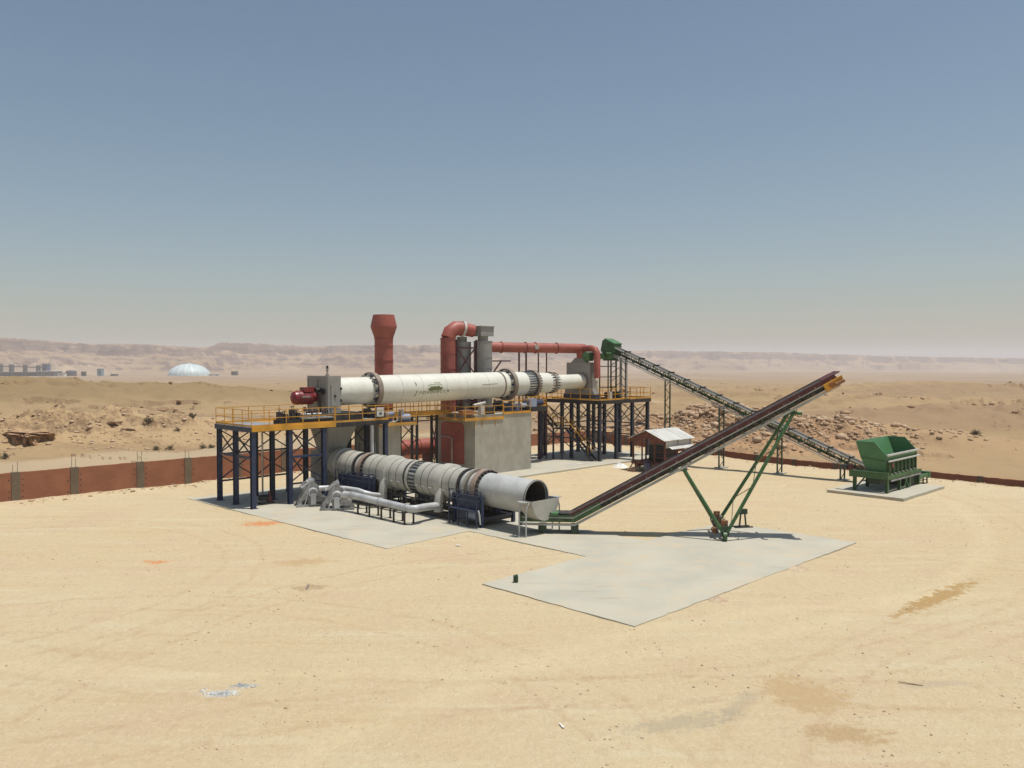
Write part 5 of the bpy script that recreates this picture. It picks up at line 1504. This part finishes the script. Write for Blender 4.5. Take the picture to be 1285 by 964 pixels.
tube('tie_end', 'green', st, (14.1, -1.05, 0.45 + 12.35 * tanA - 0.1), (14.35, -1.05, 0.45 + 12.35 * tanA - 0.1), 0.11, 10)
zt1 = 0.45 + 12.35 * tanA
def onleg(t_, s_):
    return Vector((14.1 + (FX + 0.15 - 14.1) * t_, s_ * (0.5 + 1.1 * t_), zt1 + (0.55 - zt1) * t_))
for k in range(5):
    t0, t1 = 0.15 + k * 0.16, 0.31 + k * 0.16
    s_ = 1 if k % 2 else -1
    bar('lattice_bar', 'rust' if k % 2 else 'green_dk', st, onleg(t0, -s_), onleg(t1, s_), 0.035)
fs = wthing('wheel_stand', 'small dark wheel stand on the concrete behind the stacker legs', 'stand', (13.95, 49.4, 0.0), R(10))
for x in (-0.22, 0.22):
    bar('stand_leg', 'green_dk', fs, (x, 0, 0.02), (x * 0.6, 0, 0.85), 0.08)
box('stand_head', 'green_dk', fs, -0.25, 0.25, -0.12, 0.12, 0.85, 1.15)
bar('stand_base', 'black', fs, (-0.55, -0.1, 0.045), (0.6, -0.1, 0.045), 0.12, 0.1)
bar('stand_base', 'black', fs, (-0.5, 0.25, 0.05), (0.55, 0.25, 0.05), 0.1, 0.1)

# green canister on the pavement corner
cn = wthing('oil_can', 'small dark green canister standing on the near corner of the pavement', 'canister', (0.17, 37.0, SL), R(20))
MB().lathe((0, 0, 0), (0, 0, 1), [(0, 0), (0, 0.11), (0.02, 0.115), (0.30, 0.115), (0.32, 0.10), (0.32, 0)], 18).build('can_body', 'green_dk', cn)
tube('can_cap', 'black', cn, (0.05, 0, 0.32), (0.05, 0, 0.36), 0.03, 10)

# ------------------------------------------------------------------ brick boundary wall
def pillars_and_panels(root, xs, hgt, base):
    """xs are pillar positions along local x; hgt(x) top height, base(x) foot height"""
    for i, x in enumerate(xs):
        box('pillar', 'pillar', root, x - 0.28, x + 0.28, -0.17, 0.17, base(x) - 0.6, hgt(x) + 0.03)
        for dx in (-0.15, 0.15):
            tube('rebar', 'tyre', root, (x + dx, 0.03, hgt(x)), (x + dx + random.uniform(-.04, .04), 0.03, hgt(x) + random.uniform(0.55, 0.9)), 0.02, 5)
        if i + 1 < len(xs):
            x0, x1 = x + 0.28, xs[i + 1] - 0.28
            n_ = 12
            # ragged toothed ends where bricks meet the pillar, uneven top course
            poly = [(x0, base(x0) - 0.6), (x1, base(x1) - 0.6), (x1, hgt(x1))]
            for k in range(1, n_):
                xx = x1 + (x0 - x1) * k / n_
                poly.append((xx, hgt(xx) + random.uniform(-0.012, 0.02)))
            poly.append((x0, hgt(x0)))
            MB().prism(poly, 'y', -0.12, 0.12).build('brick_panel', 'brick', root, smooth=False)
            for k in range(4):
                zz = base(x0) + 0.25 + k * 0.42
                for xx in (x0 + 0.16, x1 - 0.16):
                    if random.random() < 0.7:
                        box('putlog_hole', 'dark_in', root, xx - 0.05, xx + 0.05, -0.125, -0.119, zz, zz + 0.09)
PIL = [0.0]
p_first = 16.0
wl = wthing('boundary_wall', 'red brick boundary wall with grey concrete pillars behind the left of the yard', 'wall', W(p_first, 67.0, 0), R(45))
px_list = [(-210, 0), (-130, 0), (-60, 0), (17, 0), (91, 0), (174, 0), (234, 0)]
xs = []
for px, _ in px_list:
    k = (px - 642.5) / 1030.0
    xs.append(67.0 * (1 + k) / (1 - k) - p_first)
while xs[-1] < 82.0 - p_first - 4.5:
    xs.append(xs[-1] + 4.4)
xs.append(82.0 - p_first)
def gz(p, q):
    X, Y, _ = W(p, q)
    return float(height(np.array([X]), np.array([Y]))[0])
pillars_and_panels(wl, xs, lambda x: float(np.interp(x + p_first, [0, 40, 60, 82], [2.08, 2.08, 1.75, 1.25])), lambda x: 0.0)
wr = wthing('boundary_wall', 'low red brick boundary wall showing above the yard rim on the right', 'wall', W(82.0, 66.6, 0), R(45 - 90))
xs2 = [0.3 + 4.4 * k for k in range(16)]
# local x runs towards -q
pillars2 = lambda x: float(wall2_top(66.6 - x))
for i, x in enumerate(xs2):
    box('pillar', 'pillar', wr, x - 0.25, x + 0.25, -0.16, 0.16, -3.2, pillars2(x) + 0.03)
    if i + 1 < len(xs2):
        x0, x1 = x + 0.25, xs2[i + 1] - 0.25
        poly = [(x0, -3.2), (x1, -3.2), (x1, pillars2(x1))]
        for k in range(1, 10):
            xx = x1 + (x0 - x1) * k / 10
            poly.append((xx, pillars2(xx) + random.uniform(-0.03, 0.03)))
        poly.append((x0, pillars2(x0)))
        MB().prism(poly, 'y', -0.12, 0.12).build('brick_panel', 'brick', wr, smooth=False)

# ------------------------------------------------------------------ stones, rubble, shrubs
def rock_template(seed, flat=0.7):
    rnd = random.Random(seed)
    t_ = (1 + 5 ** 0.5) / 2
    vs = [(-1, t_, 0), (1, t_, 0), (-1, -t_, 0), (1, -t_, 0), (0, -1, t_), (0, 1, t_), (0, -1, -t_), (0, 1, -t_), (t_, 0, -1), (t_, 0, 1), (-t_, 0, -1), (-t_, 0, 1)]
    fs = [(0, 11, 5), (0, 5, 1), (0, 1, 7), (0, 7, 10), (0, 10, 11), (1, 5, 9), (5, 11, 4), (11, 10, 2), (10, 7, 6), (7, 1, 8), (3, 9, 4), (3, 4, 2), (3, 2, 6), (3, 6, 8), (3, 8, 9), (4, 9, 5), (2, 4, 11), (6, 2, 10), (8, 6, 7), (9, 8, 1)]
    out = []
    for v in vs:
        k = rnd.uniform(0.34, 0.66)
        out.append((v[0] * k * rnd.uniform(0.8, 1.3), v[1] * k * rnd.uniform(0.7, 1.1), v[2] * k * flat))
    return np.array(out), np.array(fs)
TPL = [rock_template(s) for s in range(8)]
def scatter(name, mat, xy, sizes, sink=0.25, seed=1, flat=1.0):
    rng = np.random.default_rng(seed)
    xy = np.asarray(xy, float); z = height(xy[:, 0], xy[:, 1])
    V = []; F = []; off = 0
    for i in range(len(xy)):
        v, f = TPL[rng.integers(len(TPL))]
        an = rng.uniform(0, 2 * np.pi); c, s = np.cos(an), np.sin(an)
        sc = sizes[i]
        a = v * sc * np.array([1, 1, flat])
        x = a[:, 0] * c - a[:, 1] * s + xy[i, 0]; y = a[:, 0] * s + a[:, 1] * c + xy[i, 1]
        V.append(np.stack([x, y, a[:, 2] + z[i] + sc * (0.35 - sink) * flat], -1)); F.append(f + off); off += len(v)
    V = np.concatenate(V); F = np.concatenate(F)
    me = bpy.data.meshes.new(name)
    me.vertices.add(len(V)); me.vertices.foreach_set('co', V.ravel().astype(np.float32))
    me.loops.add(F.size); me.loops.foreach_set('vertex_index', F.ravel().astype(np.int32))
    me.polygons.add(len(F)); me.polygons.foreach_set('loop_start', (np.arange(len(F)) * 3).astype(np.int32))
    me.update(calc_edges=True); me.validate()
    me.materials.append(M[mat])
    o = bpy.data.objects.new(name, me); col.objects.link(o); o['kind'] = 'stuff'
    return o
rng = np.random.default_rng(5)
def on_slab(x, y):
    p = (x + y) / S2; q = (y - x) / S2
    return ((p > 24.9) & (p < 45.7) & (q > 18.3) & (q < 27.2)) | ((p > 25.4) & (p < 40.7) & (q > 35.5) & (q < 59.5)) | ((p > 32.2) & (p < 37.8) & (q > 27) & (q < 36)) | ((p > 41) & (p < 74) & (q > 49.7) & (q < 61.2)) | ((p > 61) & (p < 70.6) & (q > 21.4) & (q < 27.8))
# yard pebbles
y_ = rng.uniform(17, 85, 30000); x_ = rng.uniform(-0.72, 0.72, 30000) * y_
cl_ = fbm(x_ / 4.0, y_ / 4.0, 3, 91)
k_ = (cl_ > rng.uniform(-0.15, 0.9, len(cl_))) & ~on_slab(x_, y_) & ((y_ - x_) / S2 < 66.5) & ((x_ + y_) / S2 < 79)
xy = np.stack([x_[k_], y_[k_]], -1)[:5500]
s_ = np.exp(rng.normal(math.log(0.016), 0.6, len(xy))); s_ = np.clip(s_, 0.007, 0.05)
o = scatter('pebbles', 'pebble', xy, s_, seed=11)
tag(o, 'small stones scattered over the yard sand', 'pebbles')
# debris row along the left wall and the rim
pp = rng.uniform(16, 80, 700); qq = 66.4 - np.abs(rng.normal(0, 0.7, 700))
q2 = rng.uniform(14, 64, 500); p2 = RIM + rng.normal(0, 0.7, 500)
P_ = np.concatenate([pp, p2]); Q_ = np.concatenate([qq, q2])
xy = np.stack([(P_ - Q_) / S2, (P_ + Q_) / S2], -1)
o = scatter('wall_foot_stones', 'rubble', xy, np.clip(np.exp(rng.normal(math.log(0.045), 0.55, len(xy))), 0.02, 0.2), seed=12)
tag(o, 'broken stones along the foot of the boundary walls', 'stones')
# rubble on the banks outside the wall
def around(cx, cy, ang, la, lb, n):
    a = rng.normal(0, 0.6, n) * la; b = rng.normal(0, 0.6, n) * lb
    ca, sa = math.cos(R(ang)), math.sin(R(ang))
    return np.stack([cx + a * ca - b * sa, cy + a * sa + b * ca], -1)
xy = np.concatenate([around(30, 110.5, -18, 15, 5.5, 2600), around(36, 113, -18, 10, 4, 800), around(48, 110, -25, 14, 4, 260)])
k_ = (xy[:, 0] + xy[:, 1]) / S2 > 84
xy = xy[k_]
o = scatter('rubble_heap', 'rubble', xy, np.clip(np.exp(rng.normal(math.log(0.15), 0.6, len(xy))), 0.05, 0.7), seed=13)
tag(o, 'reddish rubble and broken rock on the berm behind the right wall', 'rubble')
xy = np.concatenate([around(-58, 100, 25, 24, 7, 800), around(-42, 100, 10, 18, 6, 500), around(-66, 108, 25, 22, 5, 250)])
xy = xy[(xy[:, 1] - xy[:, 0]) / S2 > 69]
o = scatter('bank_rocks', 'rubble', xy, np.clip(np.exp(rng.normal(math.log(0.10), 0.6, len(xy))), 0.04, 0.5), seed=14, flat=0.7)
tag(o, 'brown rocks strewn over the sand bank behind the left wall', 'rocks')
# ledge stones further out
y_ = rng.uniform(105, 520, 70000); x_ = rng.uniform(-0.72, 0.72, 70000) * y_
r_ = np.hypot(x_, y_)
f_ = fbm(x_ / 95 + 3.3, y_ / 60, 7, 61, 0.58) + r_ / 75.0
fr_ = f_ - np.floor(f_)
k_ = (np.abs(fr_ - 0.475) < 0.018) & (fbm(x_ / 30, y_ / 30, 2, 95) > -0.15) & ((y_ - x_) / S2 > -40)
k_ &= ((y_ - x_) / S2 > 70) | ((x_ + y_) / S2 > 86)
k_ &= ~((x_ > 20) & (r_ < 170))
xy = np.stack([x_[k_], y_[k_]], -1)
o = scatter('ledge_rocks', 'outcrop', xy, np.clip(np.exp(rng.normal(math.log(0.34), 0.55, len(xy))), 0.1, 1.2), seed=15, flat=0.75)
tag(o, 'dark rocks breaking out along the desert ledges', 'rocks')

# rock outcrop on the far left
def outcrop(label, x, y, z, sx, sy, sz, seed):
    import bmesh
    bm = bmesh.new(); bmesh.ops.create_icosphere(bm, subdivisions=5, radius=1.0)
    co = np.array([v.co[:] for v in bm.verts])
    sq = np.sign(co) * np.abs(co) ** 0.45
    d = 1 + 0.34 * fbm(co[:, 0] * 2.1 + seed, co[:, 2] * 2.2 + co[:, 1] * 1.9, 6, seed, 0.62) + 0.05 * np.round(2 * fbm(co[:, 2] * 4 + seed, co[:, 0] * 1.5, 3, seed + 5))
    # overhang: undercut at the foot
    under = 1 - 0.35 * sstep(-co[:, 2], 0.2, 0.8)
    out = np.stack([sq[:, 0] * d * sx, sq[:, 1] * d * sy * under, sq[:, 2] * sz * (0.8 + 0.2 * d)], -1)
    for v, c in zip(bm.verts, out): v.co = c
    me = bpy.data.meshes.new('rock_outcrop'); bm.to_mesh(me); bm.free()
    me.materials.append(M['outcrop'])
    o = bpy.data.objects.new('rock_outcrop', me); col.objects.link(o); o.location = (x, y, z); o.rotation_euler = (0, 0, R(-28))
    return tag(o, label, 'rock', 'rock outcrops on the sand bank')
outcrop('big brown overhanging rock at the far left of the sand bank', -57.0, 96.5, 0.95, 2.6, 1.7, 0.95, 3)
outcrop('dark flat rock on the crest of the sand bank behind the wall', -50.5, 104, 2.3, 0.95, 0.6, 0.26, 8)
outcrop('small brown rock ledge on the right of the sand bank crest', -46.0, 104.5, 1.7, 0.8, 0.5, 0.3, 12)

def shrub(px, yy, size, label, seed):
    x = (px - 642.5) / 1030 * yy
    z = float(height(np.array([x]), np.array([yy]))[0])
    rnd = random.Random(seed)
    o = wthing('desert_shrub', label, 'shrub', (x, yy, z - 0.03), rnd.uniform(0, 6), 'dry shrubs beyond the left wall')
    m_ = MB(); br = MB()
    for k in range(26):
        an = rnd.uniform(0, 2 * math.pi); el = rnd.uniform(0.15, 1.45)
        L = size * rnd.uniform(0.6, 1.0)
        tip = Vector((math.cos(an) * math.cos(el) * L, math.sin(an) * math.cos(el) * L, math.sin(el) * L * 0.9))
        br.bar((0, 0, 0), tuple(tip * 0.8), size * 0.018)
        for j in range(16):
            c = tip * rnd.uniform(0.45, 1.05) + Vector((rnd.gauss(0, .09), rnd.gauss(0, .09), rnd.gauss(0, .07))) * size
            c.z = max(c.z, 0.02)
            u = Vector((rnd.gauss(0, 1), rnd.gauss(0, 1), rnd.gauss(0, 1))).normalized() * size * 0.07
            v = Vector((rnd.gauss(0, 1), rnd.gauss(0, 1), rnd.gauss(0, 1))).normalized() * size * 0.05
            m_.add([tuple(c - u), tuple(c + v), tuple(c + u), tuple(c - v)], [(0, 1, 2, 3)])
    br.build('branches', 'shrub', o, smooth=False); m_.build('foliage', 'shrub', o, smooth=False)
shr = [(186, 104, 1.0, 'largest round dry shrub standing alone beyond the left wall'), (172, 118, 0.55, 'dry shrub just behind the largest one'), (194, 96, 0.7, 'low spreading dry shrub in front of the largest one'),
       (212, 97, 0.75, 'low dry shrub right of the spreading one near the wall'), (240, 108, 1.0, 'broad dry shrub left of the navy platform'), (253, 97, 0.7, 'dark dry shrub close behind the wall by the platform'),
       (265, 96, 0.6, 'dry shrub seen beside the first platform column'), (222, 104, 0.6, 'pale dry shrub between two darker ones'), (243, 132, 0.7, 'distant dry shrub above the broad one'),
       (198, 132, 0.6, 'distant dry shrub near the ledge line'), (150, 132, 0.55, 'distant dry shrub at the foot of the dune'), (92, 150, 0.7, 'lone dry shrub on the far ledge'),
       (5, 84, 0.8, 'dry bush at the left edge behind the wall'), (1225, 106, 1.0, 'scraggly dry shrub on the slope right of the hopper'), (1200, 112, 0.7, 'small dry shrub right of the hopper up the slope')]
for i, (px, yy, s0, lb) in enumerate(shr):
    shrub(px, yy, s0, lb, 100 + i)

# ------------------------------------------------------------------ small things on the yard
def litter(name, label, cat, x, y, pts, mat):
    o = MB().prism(pts, 'z', 0, 0.03).build(name, mat, None, smooth=False)
    o.location = (x, y, float(height(np.array([x]), np.array([y]))[0]) + 0.015); o.rotation_euler = (R(4), R(-3), random.uniform(0, 3))
    tag(o, label, cat)
sx_, sy_ = [], []
rngd = np.random.default_rng(8)
xy = np.concatenate([np.stack([rngd.normal(-8.75, 0.22, 260), rngd.normal(24.55, 0.12, 260)], -1), np.stack([rngd.normal(-8.3, 0.22, 160), rngd.normal(25.15, 0.08, 160)], -1), np.stack([rngd.normal(-9.4, 0.08, 24), rngd.normal(24.9, 0.25, 24)], -1)])
o = scatter('ash_heap', 'debris', xy, np.clip(np.exp(rngd.normal(math.log(0.024), 0.5, len(xy))), 0.01, 0.07), seed=16, flat=0.6)
tag(o, 'grey and white ash and plaster debris on the near sand', 'debris')
litter('plastic_scrap', 'white plastic scrap on the near sand below the pavement', 'scrap', 1.38, 22.3, [(-.14, 0), (-.04, -.03), (.06, .01), (.17, .0), (.13, .05), (-.02, .04), (-.1, .045)], 'farwhite')
litter('plastic_scrap', 'pale scrap on the sand just left of the pavement notch', 'scrap', -2.95, 44.6, [(-.2, 0), (-.05, -.06), (.15, 0), (.08, .12), (-.12, .1)], 'farwhite')
litter('plank', 'short grey plank lying on the sand at right', 'plank', 12.4, 25.3, [(-.35, 0), (.35, .015), (.35, .04), (-.35, .035)], 'pebble')
litter('plank', 'small brown board beside the dug hole on the left sand', 'plank', -9.1, 36.3, [(-.3, -.05), (.3, -.04), (.3, .06), (-.3, .05)], 'tyre')

def heap(name, label, cat, p, q, r0, h0, mat, seed):
    m_ = MB(); n_ = 22; rows = 7; idx = []
    for i in range(rows + 1):
        t_ = i / rows
        for k in range(n_):
            an = 2 * math.pi * k / n_
            rr = r0 * t_ * (1 + 0.3 * float(fbm(np.array([math.cos(an) * 1.7 + seed]), np.array([math.sin(an) * 1.7 + t_]), 3, seed)[0]))
            zz = h0 * (1 - t_) ** 0.8 * (1 + 0.4 * float(fbm(np.array([math.cos(an) * t_ * 3 + seed]), np.array([math.sin(an) * t_ * 3]), 3, seed + 3)[0])) - 0.03 * t_
            m_.v.append((rr * math.cos(an), rr * math.sin(an), zz))
    for i in range(rows):
        for k in range(n_):
            a = i * n_ + k; b2 = i * n_ + (k + 1) % n_
            m_.f.append((a, b2, b2 + n_, a + n_))
    o = m_.build(name, mat, None); o.location = W(p, q, 0.02); tag(o, label, cat)
heap('lime_heap', 'small pale heap of lime beside the generator shed ladder', 'heap', 62.6, 48.0, 0.75, 0.45, 'farwhite', 4)
heap('sand_heap', 'small brown sand heap at the near edge of the big pavement', 'heap', 30.4, 18.1, 0.42, 0.12, 'pebble', 6)
heap('sand_heap', 'small brown sand heap by the far right stretch of the pavement edge', 'heap', 37.8, 18.15, 0.5, 0.12, 'pebble', 9)
for dx, lb in ((0, 'pale plank on the slab in front of the feed platform'), (0.9, 'second pale plank right of the first on the slab before the feed platform')):
    o = MB().box(-0.55, 0.55, -0.09, 0.09, 0, 0.05).build('plank', 'farwhite', None, smooth=False)
    o.location = W(60.3 + dx, 51.6, 0.115); o.rotation_euler = (0, 0, R(10 + dx * 12)); tag(o, lb, 'plank')

# ------------------------------------------------------------------ far industrial site
FZ0 = -15.8
def fpt(px, d): return (px - 642.5) / 1030 * d
def fz(x, y): return float(height(np.array([x]), np.array([y]))[0])
D0 = 1640.0
def far_box(name, label, cat, px0, px1, ytop, d, mat, depth=25, parts=None, roof=0):
    x0, x1 = fpt(px0, d), fpt(px1, d); zb = fz((x0 + x1) / 2, d) - 1
    zt = 10 - (ytop - 455) / 1030 * d
    o = wthing(name, label, cat, ((x0 + x1) / 2, d, zb))
    w_ = (x1 - x0) / 2
    box('wall', mat, o, -w_, w_, -depth / 2, depth / 2, 0, zt - zb)
    box('roof', 'farwhite' if roof else 'farbuild', o, -w_ - 0.4, w_ + 0.4, -depth / 2 - .4, depth / 2 + .4, zt - zb, zt - zb + 0.8)
    n_ = max(1, int(w_ * 2 / 9))
    for k in range(n_):
        c = -w_ + (k + 0.5) * 2 * w_ / n_
        box('window', 'dark_in', o, c - 1.6, c + 1.6, -depth / 2 - 0.15, -depth / 2 + 0.05, (zt - zb) * 0.45, (zt - zb) * 0.7)
    return o
far_box('factory_hall', 'long low dark factory hall at the foot of the far left cliff', 'building', -40, 52, 467.3, D0, 'fardark', 40)
far_box('factory_hall', 'lighter grey factory hall right of the long dark one, far left', 'building', 52, 73, 466.0, D0 - 10, 'farbuild', 30, roof=1)
far_box('tower_building', 'tall blue tower building of the distant factory', 'building', 54.5, 61.5, 457.5, D0 + 40, 'farblue', 12)
far_box('tower_building', 'pale blue tower building standing apart left of the white dome', 'building', 123.5, 129, 463.2, D0 + 10, 'farteal', 10)
far_box('utility_building', 'small dark box building between the far silo and the pale tower', 'building', 103, 107.2, 466.8, D0, 'fardark', 8)
far_box('utility_building', 'low white building with parked vehicles look beside the far silo', 'building', 74, 82, 468.3, D0 - 20, 'farwhite', 10)
far_box('utility_building', 'low pale shed left of the white dome', 'building', 140, 147, 469.4, D0, 'farbuild', 10, roof=1)
far_box('utility_building', 'small dark shed right of the white dome by the cliff track', 'building', 291, 298, 466.5, D0 + 60, 'farbuild', 10)
xs_, d_ = fpt(89.5, D0), D0
si = wthing('storage_silo', 'squat grey storage silo of the distant factory', 'silo', (xs_, d_, fz(xs_, d_) - 1))
MB().lathe((0, 0, 0), (0, 0, 1), [(0, 9.8), (11, 9.8), (13, 5), (13.4, 0)], 32).build('silo_body', 'farbuild', si)
for z in (3, 6, 9):
    MB().lathe((0, 0, z), (0, 0, 1), [(-.2, 9.7), (-.2, 10), (.2, 10), (.2, 9.7)], 32, closed=True).build('hoop', 'fardark', si)
# overhead conveyor with towers
cvb = wthing('conveyor_bridge', 'thin overhead conveyor bridge linking the distant factory towers', 'conveyor', (fpt(20, D0 + 40), D0 + 40, fz(fpt(20, D0 + 40), D0 + 40)))
x0 = fpt(-25, D0 + 40) - cvb.location.x; x1 = fpt(56, D0 + 40) - cvb.location.x
zb = cvb.location.z
bar('gallery', 'fardark', cvb, (x0, 0, 10 - (458.5 - 455) / 1030 * (D0 + 40) - zb), (x1, 0, 10 - (461.5 - 455) / 1030 * (D0 + 40) - zb), 3, 1.6)
for px, wpx in ((1.5, 2), (14.7, 4), (31.7, 3.2), (48.3, 3.4)):
    xa = fpt(px, D0 + 40) - cvb.location.x; hw = wpx * 0.8
    zt = 10 - (457.8 + px * 0.03 - 455) / 1030 * (D0 + 40) - zb
    box('transfer_tower', 'farbuild', cvb, xa - hw, xa + hw, -4, 4, zt - 14, zt + 1.5)
    for sx2 in (-1, 1):
        for sy2 in (-1, 1):
            bar('tower_leg', 'fardark', cvb, (xa + sx2 * hw * 0.9, sy2 * 3.5, -1), (xa + sx2 * hw * 0.9, sy2 * 3.5, zt - 14), 0.9)
# white dome
xd = fpt(237.5, D0); zd = fz(xd, D0)
dm = wthing('storage_dome', 'large pale blue-white storage dome below the far cliff', 'dome', (xd, D0, zd - 1))
Rd, Hd = 39.5, 23.5
prof = [(0, Rd)] + [(Hd * math.sin(R(a)), Rd * math.cos(R(a))) for a in range(8, 90, 8)] + [(Hd, 0)]
MB().lathe((0, 0, 1.5), (0, 0, 1), prof, 48).build('dome_shell', 'dome', dm)
MB().lathe((0, 0, 0), (0, 0, 1), [(0, Rd + 1.5), (2.2, Rd + 1.5), (2.2, Rd - 1)], 48).build('ring_wall', 'farwhite', dm)
for k in range(18):
    an = 2 * math.pi * k / 18
    m_ = MB()
    pts = [(Rd * math.cos(R(a)) * 1.004, Hd * math.sin(R(a)) * 1.006 + 1.5) for a in range(0, 91, 9)]
    for (r0, z0), (r1, z1) in zip(pts[:-1], pts[1:]):
        m_.bar((r0 * math.cos(an), r0 * math.sin(an), z0), (r1 * math.cos(an), r1 * math.sin(an), z1), 2.2 * (0.25 + 0.75 * r0 / Rd), 0.7)
    m_.build('rib', 'domerib', dm, smooth=False)
MB().lathe((0, 0, Hd + 1.2), (0, 0, 1), [(0, 4), (1.6, 4), (2.2, 0)], 24).build('cap', 'domerib', dm)
far_box('conveyor_house', 'low white conveyor shed right beside the far dome base', 'building', 262, 276, 469.6, D0, 'farwhite', 8, roof=1)

# ------------------------------------------------------------------ haze
hz = MB().box(-11500, 11500, -11500, 11500, -75, 150).build('haze', M['white'], None, smooth=False)
hm = bpy.data.materials.new('desert_haze'); hm.use_nodes = True
t = hm.node_tree
for n_ in list(t.nodes): t.nodes.remove(n_)
ho = t.nodes.new('ShaderNodeOutputMaterial'); pv = t.nodes.new('ShaderNodeVolumePrincipled')
pv.inputs['Color'].default_value = (0.95, 0.947, 0.98, 1)
pv.inputs['Density'].default_value = 0.00015
pv.inputs['Anisotropy'].default_value = 0.0
t.links.new(pv.outputs[0], ho.inputs['Volume'])
hz.data.materials.clear(); hz.data.materials.append(hm)
hz['kind'] = 'stuff'; hz['label'] = 'pale dusty air over the desert'
